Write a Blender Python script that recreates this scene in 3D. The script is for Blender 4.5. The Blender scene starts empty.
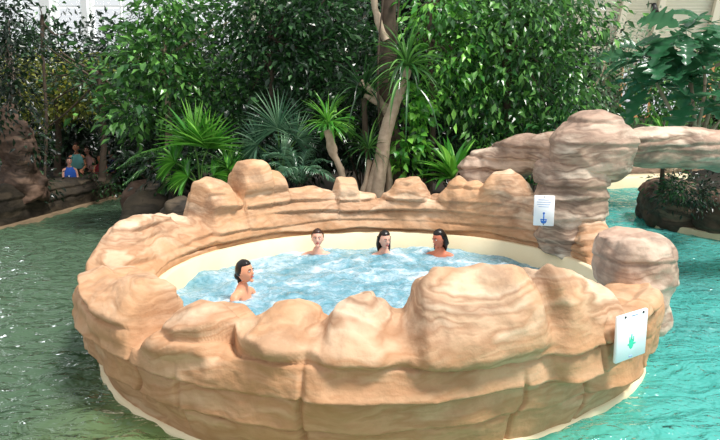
import bpy, math, random
import numpy as np
from mathutils import Vector, Matrix, Euler
C = bpy.context.scene.collection
R_ = math.radians
# ---------------------------------------------------------------- camera, light, exposure
CAM_H = 2.55
cam_d = bpy.data.cameras.new('camera'); cam = bpy.data.objects.new('camera', cam_d); C.objects.link(cam)
cam.location = (0, 0, CAM_H); cam.rotation_euler = (math.pi/2-0.174, 0, 0)
cam_d.lens = 35.0; cam_d.sensor_width = 36.0; cam_d.clip_end = 200
bpy.context.scene.camera = cam
W = bpy.data.worlds.new('world'); bpy.context.scene.world = W; W.use_nodes = True
bg = W.node_tree.nodes['Background']; bg.inputs[0].default_value = (0.93, 0.97, 1.0, 1); bg.inputs[1].default_value = 0.62
sun_d = bpy.data.lights.new('daylight', 'SUN'); sun = bpy.data.objects.new('daylight', sun_d); C.objects.link(sun)
sun_d.energy = 3.0; sun_d.angle = R_(14); sun_d.color = (1.0, 0.96, 0.9)
sun.rotation_euler = (R_(14), R_(24), 0)
win_d = bpy.data.lights.new('window_daylight', 'AREA'); win_d.shape = 'RECTANGLE'; win_d.size = 12.5; win_d.size_y = 4.0; win_d.energy = 900; win_d.color = (.93, .97, 1)
win = bpy.data.objects.new('window_daylight', win_d); C.objects.link(win); win.location = (-10.5, 26.8, 6.3); win.rotation_euler = (R_(-90), 0, 0)
vs = bpy.context.scene.view_settings
vs.view_transform = 'Standard'; vs.look = 'None'; vs.gamma = 1.0; vs.exposure = 0.62; vs.use_curve_mapping = False
try:
    bpy.context.scene.cycles.max_bounces = 8; bpy.context.scene.cycles.transparent_max_bounces = 16
except Exception: pass

# ---------------------------------------------------------------- helpers
rng = np.random.default_rng(7)
def hsh(ix, iy, iz, s=0):
    h = (ix*374761393 + iy*668265263 + iz*2147483647 + s*1274126177) & 0xffffffff
    h = ((h ^ (h >> 13))*1274126177) & 0xffffffff
    h = ((h ^ (h >> 15))*2246822519) & 0xffffffff
    return ((h ^ (h >> 16)) & 0xffff)/65535.0*2-1
def noise(P, f=1.0, s=0):
    P = np.asarray(P, float)*f; I = np.floor(P).astype(np.int64); F = P-I; F = F*F*F*(F*(F*6-15)+10)
    r = 0
    for dx in (0, 1):
        wx = F[..., 0] if dx else 1-F[..., 0]
        for dy in (0, 1):
            wy = F[..., 1] if dy else 1-F[..., 1]
            for dz in (0, 1):
                wz = F[..., 2] if dz else 1-F[..., 2]
                r = r + wx*wy*wz*hsh(I[..., 0]+dx, I[..., 1]+dy, I[..., 2]+dz, s)
    return r
def fbm(P, f=1.0, o=3, s=0):
    r = 0; a = 1
    for k in range(o): r = r + a*noise(P, f*2**k, s+k); a *= .5
    return r
def mesh_np(name, V, Fl, smooth=True):
    """V (n,3); Fl: list of int arrays (m,k)"""
    me = bpy.data.meshes.new(name)
    V = np.asarray(V, np.float32); Fl = [np.asarray(f, np.int32) for f in Fl if len(f)]
    nl = sum(f.size for f in Fl); npoly = sum(len(f) for f in Fl)
    me.vertices.add(len(V)); me.vertices.foreach_set('co', V.ravel())
    me.loops.add(nl); me.loops.foreach_set('vertex_index', np.concatenate([f.ravel() for f in Fl]))
    me.polygons.add(npoly)
    tot = np.concatenate([np.full(len(f), f.shape[1], np.int32) for f in Fl])
    st = np.concatenate([[0], np.cumsum(tot)[:-1]]).astype(np.int32)
    me.polygons.foreach_set('loop_start', st); me.polygons.foreach_set('loop_total', tot)
    me.polygons.foreach_set('use_smooth', np.full(npoly, smooth))
    me.update(); me.validate()
    return me
def link(name, me, mat, parent=None, loc=None):
    o = bpy.data.objects.new(name, me); C.objects.link(o)
    if mat is not None and not me.materials: me.materials.append(mat)
    if parent is not None: o.parent = parent
    if loc is not None: o.location = loc
    return o
def tag(o, label=None, cat=None, group=None, kind=None):
    if label: o['label'] = label
    if cat: o['category'] = cat
    if group: o['group'] = group
    if kind: o['kind'] = kind
    return o
def empty(name, loc=(0, 0, 0), rz=0, label=None, cat=None, group=None):
    o = bpy.data.objects.new(name, None); C.objects.link(o); o.location = loc; o.rotation_euler = (0, 0, rz)
    o.empty_display_size = .1
    return tag(o, label, cat, group)
class MB:
    def __init__(s): s.V = []; s.F = []; s.n = 0
    def add(s, V, Fl):
        V = np.asarray(V, float).reshape(-1, 3)
        for f in Fl: s.F.append(np.asarray(f, np.int64)+s.n)
        s.V.append(V); s.n += len(V); return s
    def grid(s, G, cu=False, cv=False):
        n, m = G.shape[:2]; i = np.arange(n if cu else n-1)[:, None]; j = np.arange(m if cv else m-1)[None, :]
        a = i*m+j; b = ((i+1) % n)*m+j; c = ((i+1) % n)*m+(j+1) % m; d = i*m+(j+1) % m
        return s.add(G.reshape(-1, 3), [np.stack([a, b, c, d], -1).reshape(-1, 4)])
    def box(s, c, d, M=None, bev=0):
        c = np.array(c, float); d = np.array(d, float)/2
        if bev <= 0:
            V = np.array([[x, y, z] for x in (-1, 1) for y in (-1, 1) for z in (-1, 1)])*d
            F = [[0, 1, 3, 2], [4, 6, 7, 5], [0, 4, 5, 1], [2, 3, 7, 6], [0, 2, 6, 4], [1, 5, 7, 3]]
            if M is not None: V = V @ np.array(M).T
            return s.add(V+c, [F])
        bm_V = []; # rounded box by chamfer: stack of chamfered rectangles
        for z, k in ((-d[2], bev), (-d[2]+bev, 0), (d[2]-bev, 0), (d[2], bev)):
            x, y = d[0]-k, d[1]-k
            bm_V += [(-x+bev, -y, z), (x-bev, -y, z), (x, -y+bev, z), (x, y-bev, z), (x-bev, y, z), (-x+bev, y, z), (-x, y-bev, z), (-x, -y+bev, z)]
        V = np.array(bm_V); Q = [[r*8+i, r*8+(i+1) % 8, (r+1)*8+(i+1) % 8, (r+1)*8+i] for r in range(3) for i in range(8)]
        if M is not None: V = V @ np.array(M).T
        return s.add(V+c, [Q, [list(range(7, -1, -1)), [24+i for i in range(8)]]])
    def tube(s, pts, rad, n=8, seed=None, bump=0):
        pts = np.array(pts, float); m = len(pts); rad = np.broadcast_to(np.array(rad, float), (m,))
        T = np.gradient(pts, axis=0); T /= np.linalg.norm(T, axis=1)[:, None]+1e-9
        up = np.array([.31, .95, .07]) if abs(T[0, 2]) > .6 else np.array([0, 0, 1.])
        A = np.cross(T, up); A /= np.linalg.norm(A, axis=1)[:, None]+1e-9; B = np.cross(T, A)
        a = np.linspace(0, 2*np.pi, n, endpoint=False)
        G = pts[:, None]+rad[:, None, None]*(A[:, None]*np.cos(a)[None, :, None]+B[:, None]*np.sin(a)[None, :, None])
        if bump: G = G+bump*(noise(G, 9, 3)[..., None])*(G-pts[:, None])/rad[:, None, None]
        base = s.n; s.grid(G, cv=True)
        s.F.append(np.array([list(range(base+n-1, base-1, -1))])); s.F.append(np.array([[base+(m-1)*n+i for i in range(n)]]))
        return s
    def ell(s, c, r, nu=20, nv=12, fn=None, M=None):
        t = np.linspace(0, 2*np.pi, nu, endpoint=False)[:, None]; p = np.linspace(0.001, np.pi-.001, nv)[None, :]
        G = np.stack([np.cos(t)*np.sin(p), np.sin(t)*np.sin(p), np.cos(p)+0*t], -1)
        if fn: G = fn(G)
        G = G*np.array(r)
        if M is not None: G = G @ np.array(M).T
        return s.grid(G+np.array(c), cu=True)
    def build(s, name, mat, parent=None, smooth=True, loc=None):
        V = np.concatenate(s.V)
        by = {}
        for f in s.F: by.setdefault(f.shape[1], []).append(f)
        return link(name, mesh_np(name, V, [np.concatenate(v) for v in by.values()], smooth), mat, parent, loc)
def rs(poly, n):
    """resample a polyline smoothly (Catmull-Rom)"""
    P = np.array(poly, float); d = np.r_[0, np.cumsum(np.linalg.norm(np.diff(P, axis=0), axis=1))]; d /= d[-1]
    t = np.linspace(0, 1, n); out = []
    Q = np.vstack([2*P[0]-P[1], P, 2*P[-1]-P[-2]])
    for x in t:
        k = min(max(np.searchsorted(d, x, 'right')-1, 0), len(P)-2); u = (x-d[k])/(d[k+1]-d[k]+1e-9)
        a, b, c, e = Q[k:k+4]
        out.append(.5*((2*b)+(-a+c)*u+(2*a-5*b+4*c-e)*u*u+(-a+3*b-3*c+e)*u**3))
    return np.array(out)

# ---------------------------------------------------------------- materials
def mat(name, col, rough=.6, spec=.4, trans=0):
    m = bpy.data.materials.new(name); m.use_nodes = True; b = m.node_tree.nodes['Principled BSDF']
    b.inputs['Base Color'].default_value = (*col, 1); b.inputs['Roughness'].default_value = rough
    b.inputs['Specular IOR Level'].default_value = spec
    return m
def NT(m):
    t = m.node_tree; return t, t.nodes, t.links, t.nodes['Principled BSDF']
def ramp(N, stops, interp='LINEAR'):
    r = N.new('ShaderNodeValToRGB'); r.color_ramp.interpolation = interp; e = r.color_ramp.elements
    while len(e) < len(stops): e.new(.5)
    for k, (p, c) in enumerate(stops): e[k].position = p; e[k].color = (*c, 1)
    return r
def math_(N, L, op, a, b=None, c=None):
    n = N.new('ShaderNodeMath'); n.operation = op
    for k, v in enumerate((a, b, c)):
        if v is None: continue
        if isinstance(v, (int, float)): n.inputs[k].default_value = v
        else: L.new(v, n.inputs[k])
    return n.outputs[0]
def tex(N, L, kind, scale, vec=None, **k):
    n = N.new('ShaderNodeTex'+kind); n.inputs['Scale'].default_value = scale
    for a, b in k.items():
        n.inputs[a].default_value = b
    if vec is not None: L.new(vec, n.inputs['Vector'])
    return n
def mixc(N, L, fac, a, b, mode='MIX'):
    n = N.new('ShaderNodeMix'); n.data_type = 'RGBA'; n.blend_type = mode
    for k, v in ((0, fac), (6, a), (7, b)):
        if isinstance(v, (int, float)): n.inputs[k].default_value = v
        elif isinstance(v, tuple): n.inputs[k].default_value = (*v, 1)
        else: L.new(v, n.inputs[k])
    return n.outputs[2]
def srgb(*c):
    return tuple(((x/255)/12.92 if x/255 <= .04045 else ((x/255+.055)/1.055)**2.4) for x in c)

def rock_mat(name, cols, patch, dark, bump=.35, zs=2.6, low=None):
    m = mat(name, cols[0], .72, .25); t, N, L, b = NT(m)
    g = N.new('ShaderNodeNewGeometry'); sx = N.new('ShaderNodeSeparateXYZ'); L.new(g.outputs['Position'], sx.inputs[0])
    n1 = tex(N, L, 'Noise', 1.1, g.outputs['Position'], Detail=4.0)
    zz = math_(N, L, 'ADD', math_(N, L, 'MULTIPLY', sx.outputs[2], zs), math_(N, L, 'MULTIPLY', n1.outputs[0], 1.1))
    cb = N.new('ShaderNodeCombineXYZ'); L.new(zz, cb.inputs[2])
    L.new(math_(N, L, 'MULTIPLY', sx.outputs[0], .5), cb.inputs[0]); L.new(math_(N, L, 'MULTIPLY', sx.outputs[1], .5), cb.inputs[1])
    st = tex(N, L, 'Noise', 1.5, cb.outputs[0], Detail=4.0, Roughness=.5)
    r = ramp(N, [(.32, cols[0]), (.42, cols[1]), (.48, cols[3]), (.52, cols[2]), (.58, cols[3]), (.66, cols[1])]); L.new(st.outputs[0], r.inputs[0])
    n2 = tex(N, L, 'Noise', .9, g.outputs['Position'], Detail=3.0); r2 = ramp(N, [(.42, (0, 0, 0)), (.62, (1, 1, 1))]); L.new(n2.outputs[0], r2.inputs[0])
    c = mixc(N, L, math_(N, L, 'MULTIPLY', r2.outputs[0], .62), r.outputs[0], patch)
    n3 = tex(N, L, 'Noise', 1.9, g.outputs['Position'], Detail=6.0, Roughness=.65); r3 = ramp(N, [(.5, (0, 0, 0)), (.64, (1, 1, 1))]); L.new(n3.outputs[0], r3.inputs[0])
    c = mixc(N, L, math_(N, L, 'MULTIPLY', r3.outputs[0], .5), c, dark)
    # thin wandering lines along the layers: crevice darkness put into the colour
    ln = math_(N, L, 'ABSOLUTE', math_(N, L, 'SUBTRACT', st.outputs[0], .5)); r4 = ramp(N, [(0, (1, 1, 1)), (.008, (0, 0, 0))]); L.new(ln, r4.inputs[0])
    c = mixc(N, L, math_(N, L, 'MULTIPLY', r4.outputs[0], .12), c, dark)
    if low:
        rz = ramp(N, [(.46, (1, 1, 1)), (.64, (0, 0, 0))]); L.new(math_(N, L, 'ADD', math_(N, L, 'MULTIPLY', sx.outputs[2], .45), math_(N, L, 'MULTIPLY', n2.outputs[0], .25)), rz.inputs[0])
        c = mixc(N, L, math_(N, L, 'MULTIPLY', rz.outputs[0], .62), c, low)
    L.new(c, b.inputs['Base Color'])
    bp = N.new('ShaderNodeBump'); bp.inputs['Strength'].default_value = bump; bp.inputs['Distance'].default_value = .05
    nb = tex(N, L, 'Noise', 9, g.outputs['Position'], Detail=6.0, Roughness=.6)
    L.new(math_(N, L, 'ADD', nb.outputs[0], math_(N, L, 'MULTIPLY', st.outputs[0], 2.2)), bp.inputs['Height']); L.new(bp.outputs[0], b.inputs['Normal'])
    return m
M = {}
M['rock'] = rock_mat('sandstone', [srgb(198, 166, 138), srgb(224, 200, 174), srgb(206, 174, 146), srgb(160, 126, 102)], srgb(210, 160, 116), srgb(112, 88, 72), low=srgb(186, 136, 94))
M['rock_grey'] = rock_mat('weathered_sandstone', [srgb(186, 164, 144), srgb(214, 194, 174), srgb(176, 152, 132), srgb(126, 104, 88)], srgb(206, 172, 152), srgb(104, 86, 76))
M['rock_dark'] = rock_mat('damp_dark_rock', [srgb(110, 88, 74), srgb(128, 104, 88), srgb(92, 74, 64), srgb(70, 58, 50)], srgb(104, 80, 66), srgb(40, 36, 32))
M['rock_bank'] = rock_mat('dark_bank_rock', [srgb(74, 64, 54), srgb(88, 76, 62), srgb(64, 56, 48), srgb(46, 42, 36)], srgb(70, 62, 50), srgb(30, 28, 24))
def plain_noise(name, c1, c2, scale=6, rough=.6, bump=.1, spec=.4):
    m = mat(name, c1, rough, spec); t, N, L, b = NT(m); g = N.new('ShaderNodeNewGeometry')
    n = tex(N, L, 'Noise', scale, g.outputs['Position'], Detail=5.0); L.new(mixc(N, L, n.outputs[0], c1, c2), b.inputs['Base Color'])
    bp = N.new('ShaderNodeBump'); bp.inputs['Strength'].default_value = bump; L.new(n.outputs[0], bp.inputs['Height']); L.new(bp.outputs[0], b.inputs['Normal'])
    return m
M['cream'] = plain_noise('cream_render', srgb(246, 232, 200), srgb(226, 204, 160), 2.2, .5, .05)
M['sand'] = plain_noise('sandy_concrete', srgb(150, 128, 100), srgb(96, 80, 62), 3, .8)
M['soil'] = plain_noise('soil', srgb(46, 36, 26), srgb(24, 20, 14), 8, .9, .6)
M['bark'] = plain_noise('pale_bark', srgb(206, 186, 162), srgb(140, 118, 98), 14, .8, .6)
M['bark_dark'] = plain_noise('dark_bark', srgb(104, 88, 74), srgb(54, 44, 36), 12, .85, .6)
M['wall'] = plain_noise('plaster', srgb(92, 88, 72), srgb(60, 60, 48), 1.2, .9)
M['white'] = mat('white_plastic', srgb(244, 247, 250), .35)
M['frame'] = mat('painted_frame', srgb(226, 228, 226), .5)
M['black'] = mat('black_metal', srgb(20, 20, 22), .5)
def leaf_mat(name, c1, c2, rough=.28, trans=.32, spec=.7):
    m = mat(name, c1, rough, spec); t, N, L, b = NT(m); g = N.new('ShaderNodeNewGeometry')
    r = ramp(N, [(0, tuple(x*.4 for x in c1)), (.55, c1), (.9, c2), (1, tuple(min(1, x*1.25) for x in c2))]); L.new(g.outputs['Random Per Island'], r.inputs[0])
    L.new(r.outputs[0], b.inputs['Base Color'])
    tr = N.new('ShaderNodeBsdfTranslucent'); L.new(mixc(N, L, .5, r.outputs[0], c2), tr.inputs[0])
    mx = N.new('ShaderNodeMixShader'); mx.inputs[0].default_value = trans; L.new(b.outputs[0], mx.inputs[1]); L.new(tr.outputs[0], mx.inputs[2])
    L.new(mx.outputs[0], N['Material Output'].inputs[0]); return m
M['lf_mid'] = leaf_mat('leaf_mid_green', srgb(44, 96, 44), srgb(118, 176, 84))
M['lf_dark'] = leaf_mat('leaf_dark_green', srgb(28, 62, 34), srgb(74, 122, 66))
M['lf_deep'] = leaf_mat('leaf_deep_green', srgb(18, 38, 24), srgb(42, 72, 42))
M['lf_bright'] = leaf_mat('leaf_bright_green', srgb(70, 150, 50), srgb(150, 216, 90))
M['lf_yellow'] = leaf_mat('leaf_yellow_green', srgb(104, 120, 40), srgb(176, 176, 76))
M['lf_blue'] = leaf_mat('leaf_blue_green', srgb(72, 122, 92), srgb(150, 190, 150))
M['lf_big'] = leaf_mat('leaf_large_glossy', srgb(56, 116, 76), srgb(130, 186, 140), .25)
M['lf_pale'] = leaf_mat('leaf_pale_green', srgb(88, 128, 88), srgb(160, 190, 150))
# ---------------------------------------------------------------- pool floor and water
def floor_mat():
    m = mat('pool_floor_render', srgb(90, 180, 170), .6); t, N, L, b = NT(m); g = N.new('ShaderNodeNewGeometry')
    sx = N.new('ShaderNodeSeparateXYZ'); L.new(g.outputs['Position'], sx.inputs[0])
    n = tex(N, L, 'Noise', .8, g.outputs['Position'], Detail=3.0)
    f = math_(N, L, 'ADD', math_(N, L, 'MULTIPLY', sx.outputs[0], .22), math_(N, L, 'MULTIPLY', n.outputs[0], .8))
    r = ramp(N, [(0.0, srgb(84, 120, 84)), (.42, srgb(156, 180, 116)), (.85, srgb(110, 208, 200)), (1, srgb(100, 208, 204))]); L.new(f, r.inputs[0])  # green left end: reflection of the plants put into the floor colour
    L.new(r.outputs[0], b.inputs['Base Color']); return m
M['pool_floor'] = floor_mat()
def grid_plane(x0, x1, y0, y1, nx, ny, fz):
    X, Y = np.meshgrid(np.linspace(x0, x1, nx), np.linspace(y0, y1, ny), indexing='ij')
    return np.stack([X, Y, fz(X, Y)], -1)
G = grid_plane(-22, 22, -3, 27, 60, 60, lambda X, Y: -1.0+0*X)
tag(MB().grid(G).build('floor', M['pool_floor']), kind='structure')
def water_mat(name, body, mixf, bump_s, rough=.03, dist=.03):
    m = bpy.data.materials.new(name); m.use_nodes = True; t = m.node_tree; N = t.nodes; L = t.links; N.clear()
    out = N.new('ShaderNodeOutputMaterial'); g = N.new('ShaderNodeNewGeometry')
    mp = N.new('ShaderNodeMapping'); mp.inputs['Scale'].default_value = (1, 1.5, 1); L.new(g.outputs['Position'], mp.inputs[0])
    n1 = tex(N, L, 'Noise', 2.4, mp.outputs[0], Detail=3.0, Distortion=.8); n2 = tex(N, L, 'Noise', 8.0, mp.outputs[0], Detail=2.0)
    h = math_(N, L, 'ADD', n1.outputs[0], math_(N, L, 'MULTIPLY', n2.outputs[0], .3))
    bp = N.new('ShaderNodeBump'); bp.inputs['Strength'].default_value = bump_s; bp.inputs['Distance'].default_value = dist; L.new(h, bp.inputs['Height'])
    gl = N.new('ShaderNodeBsdfGlossy'); gl.inputs['Roughness'].default_value = rough; L.new(bp.outputs[0], gl.inputs['Normal'])
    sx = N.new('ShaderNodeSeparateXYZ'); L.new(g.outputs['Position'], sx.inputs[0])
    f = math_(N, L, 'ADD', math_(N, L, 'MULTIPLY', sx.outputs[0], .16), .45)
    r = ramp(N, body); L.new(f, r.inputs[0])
    tp = N.new('ShaderNodeBsdfTransparent'); L.new(r.outputs[0], tp.inputs[0])
    df = N.new('ShaderNodeBsdfDiffuse'); L.new(r.outputs[0], df.inputs[0]); L.new(bp.outputs[0], df.inputs['Normal'])
    m1 = N.new('ShaderNodeMixShader'); m1.inputs[0].default_value = mixf; L.new(tp.outputs[0], m1.inputs[1]); L.new(df.outputs[0], m1.inputs[2])
    fr = N.new('ShaderNodeFresnel'); fr.inputs['IOR'].default_value = 1.33; L.new(bp.outputs[0], fr.inputs['Normal'])
    m2 = N.new('ShaderNodeMixShader'); L.new(fr.outputs[0], m2.inputs[0]); L.new(m1.outputs[0], m2.inputs[1]); L.new(gl.outputs[0], m2.inputs[2])
    L.new(m2.outputs[0], out.inputs[0]); return m
M['water'] = water_mat('pool_water', [(0, srgb(110, 142, 112)), (.3, srgb(166, 190, 122)), (.5, srgb(140, 190, 150)), (.75, srgb(122, 222, 212)), (1, srgb(116, 220, 214))], .4, 1.0, dist=.16)  # greener toward the left: plant reflection painted into the water body too
def wz(X, Y):
    P = np.stack([X, Y*1.3, 0*X], -1); return .028*fbm(P, 1.5, 3, 11)+.022*noise(P, 3.6, 5)*np.clip(.6-X*.12, .35, 1.2)+.009*noise(P, 8, 6)
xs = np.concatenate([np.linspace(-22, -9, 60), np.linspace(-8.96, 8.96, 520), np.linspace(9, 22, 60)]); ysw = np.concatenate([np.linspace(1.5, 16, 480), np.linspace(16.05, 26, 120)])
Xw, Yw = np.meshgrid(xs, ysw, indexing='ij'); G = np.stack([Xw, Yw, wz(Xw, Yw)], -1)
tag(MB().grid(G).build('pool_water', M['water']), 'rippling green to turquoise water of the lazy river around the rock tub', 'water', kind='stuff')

# ---------------------------------------------------------------- the rock whirlpool tub
CX, CY = .3, 7.3
crest = [ # angle deg, radius, height
(3, 2.62, .62), (9, 2.6, .62), (13, 2.62, .64), (18, 2.7, .95), (24, 2.8, 1.15), (36, 2.85, 1.2), (44.8, 2.85, 1.25), (47.5, 2.85, 1.45), (52, 2.85, 1.54), (56.5, 2.85, 1.47),
(59.3, 2.85, 1.33), (61.5, 2.85, 1.4), (64.4, 2.85, 1.33), (66.8, 2.85, 1.44), (69.7, 2.85, 1.31), (72.5, 2.85, 1.11), (75.4, 2.85, 1.09), (76.7, 2.85, 1.24),
(79, 2.85, 1.31), (81.4, 2.85, 1.34), (85.8, 2.85, 1.29), (88.7, 2.85, 1.12), (90.7, 2.85, 1.08), (93, 2.85, 1.17), (96.5, 2.85, 1.21), (97.5, 2.85, 1.36), (103.2, 2.85, 1.34),
(104.1, 2.85, 1.12), (109.4, 2.85, 1.23), (118.9, 2.85, 1.29), (119.9, 2.85, 1.46), (124.6, 2.85, 1.5), (125.4, 2.85, 1.64), (132.8, 2.85, 1.68), (134.4, 2.86, 1.6), (135.2, 2.86, 1.29),
(136.3, 2.87, 1.41), (142.2, 2.9, 1.48), (146.6, 2.93, 1.42), (148.2, 2.93, 1.02), (153.7, 2.97, 1.12), (156, 2.98, 1.06), (158.1, 2.99, 1.16), (166.5, 3.0, 1.18), (173.5, 3.0, 1.15),
(178.2, 3.0, 1.06), (182, 3.0, .95), (186, 2.98, .86), (190, 2.82, .86), (197, 2.77, .92), (204, 2.73, .96), (210, 2.7, 1.0), (216, 2.68, 1.06), (222, 2.66, 1.1), (224.2, 2.66, 1.04), (224.9, 2.66, .72), (227.3, 2.65, .7), (228.6, 2.64, .8), (232, 2.62, .93), (236, 2.6, 1.02), (240, 2.56, 1.0), (242.5, 2.5, .87),
(246.4, 2.46, 1.01), (251.6, 2.46, 1.1), (254.2, 2.46, 1.07), (256.4, 2.46, .98), (258.2, 2.46, 1.04), (259.4, 2.46, 1.12),
(261.6, 2.46, 1.19), (264.8, 2.46, 1.21), (267.2, 2.46, 1.15), (268.8, 2.46, 1.07), (270.6, 2.46, 1.09), (271.7, 2.46, 1.2), (272.8, 2.46, 1.33), (275.8, 2.46, 1.4), (282.4, 2.46, 1.41), (289.5, 2.46, 1.32),
(292.3, 2.46, 1.2), (293.4, 2.46, 1.22), (294.6, 2.46, 1.31), (301.1, 2.46, 1.25), (307.5, 2.48, 1.11), (310.9, 2.5, .92), (316, 2.5, .86), (324, 2.5, .84), (333, 2.5, .8), (345, 2.5, .74), (352, 2.56, .7), (358, 2.6, .64)]
ct = np.array(crest)
def per(th, xs, ys):
    xs = np.array(xs, float); ys = np.array(ys, float)
    return np.interp(th % 360, np.r_[xs-360, xs, xs+360], np.r_[ys, ys, ys])
Rl_ = lambda th: per(th, [0, 45, 90, 135, 180, 205, 220, 236, 270, 310, 340], [2.3, 2.42, 2.5, 2.42, 2.36, 2.42, 2.46, 2.3, 2.02, 2.02, 2.15])
Rb_ = lambda th: per(th, [0, 40, 90, 150, 186, 206, 218, 237, 262, 288, 310, 341], [2.75, 2.9, 2.93, 2.95, 2.95, 2.88, 2.85, 2.82, 2.72, 2.55, 2.48, 2.58])
NTH, NS = 1400, 240
th = np.linspace(0, 360, NTH, endpoint=False)
Rc = per(th, ct[:, 0], ct[:, 1]); zc = per(th, ct[:, 0], ct[:, 2]); Rl = Rl_(th); Rb = Rb_(th)
zc = zc-.05*np.clip(-np.sin(np.radians(th)), 0, 1)-.07*np.clip(1-np.abs(th-281)/12, 0, 1)**.5-.04*np.clip(1-np.abs(th-196)/12, 0, 1)**.5-.07*np.clip(1-np.abs(th-135)/15, 0, 1)**.5
k = np.exp(-np.linspace(-2, 2, 5)**2*1.2); k /= k.sum()
zc = np.convolve(np.r_[zc[-2:], zc, zc[:2]], k, 'valid'); Rc = np.convolve(np.r_[Rc[-10:], Rc, Rc[:10]], np.ones(21)/21, 'valid')
lo = np.minimum(zc, .62+.0*zc)
near = np.clip(-np.sin(np.radians(th)), 0, 1)
bul = np.clip((zc-.95)/.4, 0, 1)*.08*near
Ro = np.maximum(Rb+.12, Rc+.12)+.0*th
h = np.clip(zc-.62, 0.0, 9)
ctrl = np.stack([
 np.stack([Rl+.16, 0*th+.2], -1), np.stack([Rl+.12, 0*th+.6], -1), np.stack([Rl+.07, .65+0*th], -1),
 np.stack([Rl+.07, .66+.16*h], -1), np.stack([Rl+(Rc-.2-Rl)*.5, .62+.45*h], -1), np.stack([np.maximum(Rc-.26, Rl+.09), .62+.78*h], -1),
 np.stack([np.maximum(Rc-.19, Rl+.11), .62+.96*h], -1), np.stack([Rc-.02, zc+.01], -1), np.stack([Rc+.11, zc-.03*(h > .1)], -1), np.stack([Rc+.15+bul, .62+.78*h], -1),
 np.stack([Ro+.02+bul*.5, .62+.4*h], -1), np.stack([Ro+.02, .58+0*th], -1), np.stack([Ro-.01, .40+0*th], -1), np.stack([Rb+.07, .2+0*th], -1), np.stack([Rb, -.02+0*th], -1), np.stack([Rb-.02, -.3+0*th], -1)], 1)
# sample every section (chaikin-like smoothing of the control line)
tt = np.linspace(0, 1, NS); ip = tt*(ctrl.shape[1]-1); i0 = np.clip(ip.astype(int), 0, ctrl.shape[1]-2); fr = (ip-i0)[None, :, None]
cp = np.pad(ctrl, ((0, 0), (1, 1), (0, 0)), mode='edge')
a, b_, c_, d_ = cp[:, i0], cp[:, i0+1], cp[:, i0+2], cp[:, i0+3]
B0 = (1-fr)**3/6; B1 = (3*fr**3-6*fr**2+4)/6; B2 = (-3*fr**3+3*fr**2+3*fr+1)/6; B3 = fr**3/6
Sp = .6*(B0*a+B1*b_+B2*c_+B3*d_)+.4*(b_*(1-fr)+c_*fr)
ra, za = Sp[..., 0], Sp[..., 1]
tr = np.radians(th)[:, None]
def P3(r, z): return np.stack([CX+r*np.cos(tr), CY+r*np.sin(tr), z], -1)
P = P3(ra, za)
dT = np.gradient(Sp, axis=1); nn = np.stack([-dT[..., 1], dT[..., 0]], -1); nn /= np.linalg.norm(nn, axis=-1)[..., None]+1e-9
nn = -nn if (nn[:, NS*2//3, 0].mean() < 0) else nn
up = np.clip((za-.0)/.3, 0, 1)
def strata(z, th_, P, bounds, w=.045, sd=0):
    Pn = np.stack([P[..., 0], P[..., 1], 0*z], -1)
    o = 0
    for q, zb in enumerate(bounds):
        zz = zb+.03*fbm(Pn, .9, 3, 31+q*7+sd)
        amp = w*(.6+.7*noise(Pn, 1.3, 55+q+sd))
        amp = np.clip(amp, 0.006, 1)
        o = o+amp*(1/(1+np.exp(-(z-zz)/.004))*np.exp(-np.clip(z-zz, 0, 9)/.12))-amp*.45*np.exp(-((z-zz+.016)/.012)**2)
    return o
outer = np.clip((ra-(Rc[:, None]+.0))/.06, 0, 1)
inner = 1-outer
d = .032*fbm(P, 1.7, 3, 1)+.014*fbm(P, 6, 3, 9)
ss = strata(za, th, P, [.27, .52, .76], .12)*outer+strata(za, th, P, [.72, .84, .97, 1.12, 1.3], .06, 90)*inner
d = d*np.clip(up+.3, 0, 1)
edge = np.clip((za-.6)/.12, .15, 1)*inner+outer
d = d*edge+ss
# rounded boulders swelling out of the face
sg = lambda x, w: 1/(1+np.exp(-np.clip(x/w, -50, 50)))
for a0, a1, z0, z1, am in ((192, 224.4, .66, 1.4, .05), (228, 242, .68, 1.3, .06), (247, 254.6, .74, 1.3, .05), (259.6, 267.5, .74, 1.4, .06), (272.6, 293, .78, 1.7, .09), (294.2, 309.5, .5, 1.6, .11), (270, 291, .5, .74, .03)):
    wob = 1.2*noise(np.stack([0*za+a0, za*4, 0*za], -1), 1, 8); zw = .05*noise(np.stack([0*za+a0, th[:, None]/6+0*za, 0*za], -1), 1, 9)
    d = d+am*sg(th[:, None]-a0-wob, .5)*sg(a1-th[:, None]+wob, .5)*sg(za-z0-zw, .018)*outer
for a0, a1, z0, z1, am in ((138, 148, 1.1, 9, .08), (120, 135, 1.3, 9, .08), (97.6, 103.4, 1.18, 9, .06), (48, 58, 1.25, 9, .06), (77, 86, 1.18, 9, .05)):
    d = d+am*sg(th[:, None]-a0, .4)*sg(a1-th[:, None], .4)*sg(za-z0, .015)*inner
# upright cracks on the outer face
for t0, z0, z1, dp in ((226, .2, .8, .045), (237, .1, .6, .025), (255.5, .0, .72, .045), (289, .0, .6, .04), (304, .0, .9, .045), (196, .2, .9, .04), (322, .1, .8, .04)):
    w = (th[:, None]-t0+1.2*noise(np.stack([0*za, za*5, 0*za+t0], -1), 1, 3))
    d = d-dp*np.exp(-(w/.35)**2)*outer*(1/(1+np.exp(-(za-z0)/.02)))*(1/(1+np.exp((za-z1)/.03)))
P = P3(ra+nn[..., 0]*d, za+nn[..., 1]*d)
tub = empty('whirlpool_tub', (CX, CY, 0), label='large round whirlpool tub with jagged tan sandstone rock wall standing in the pool', cat='whirlpool')
org = np.array([CX, CY, 0])
MB().grid(P-org, cu=True).build('rock_wall', M['rock'], tub)
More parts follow.
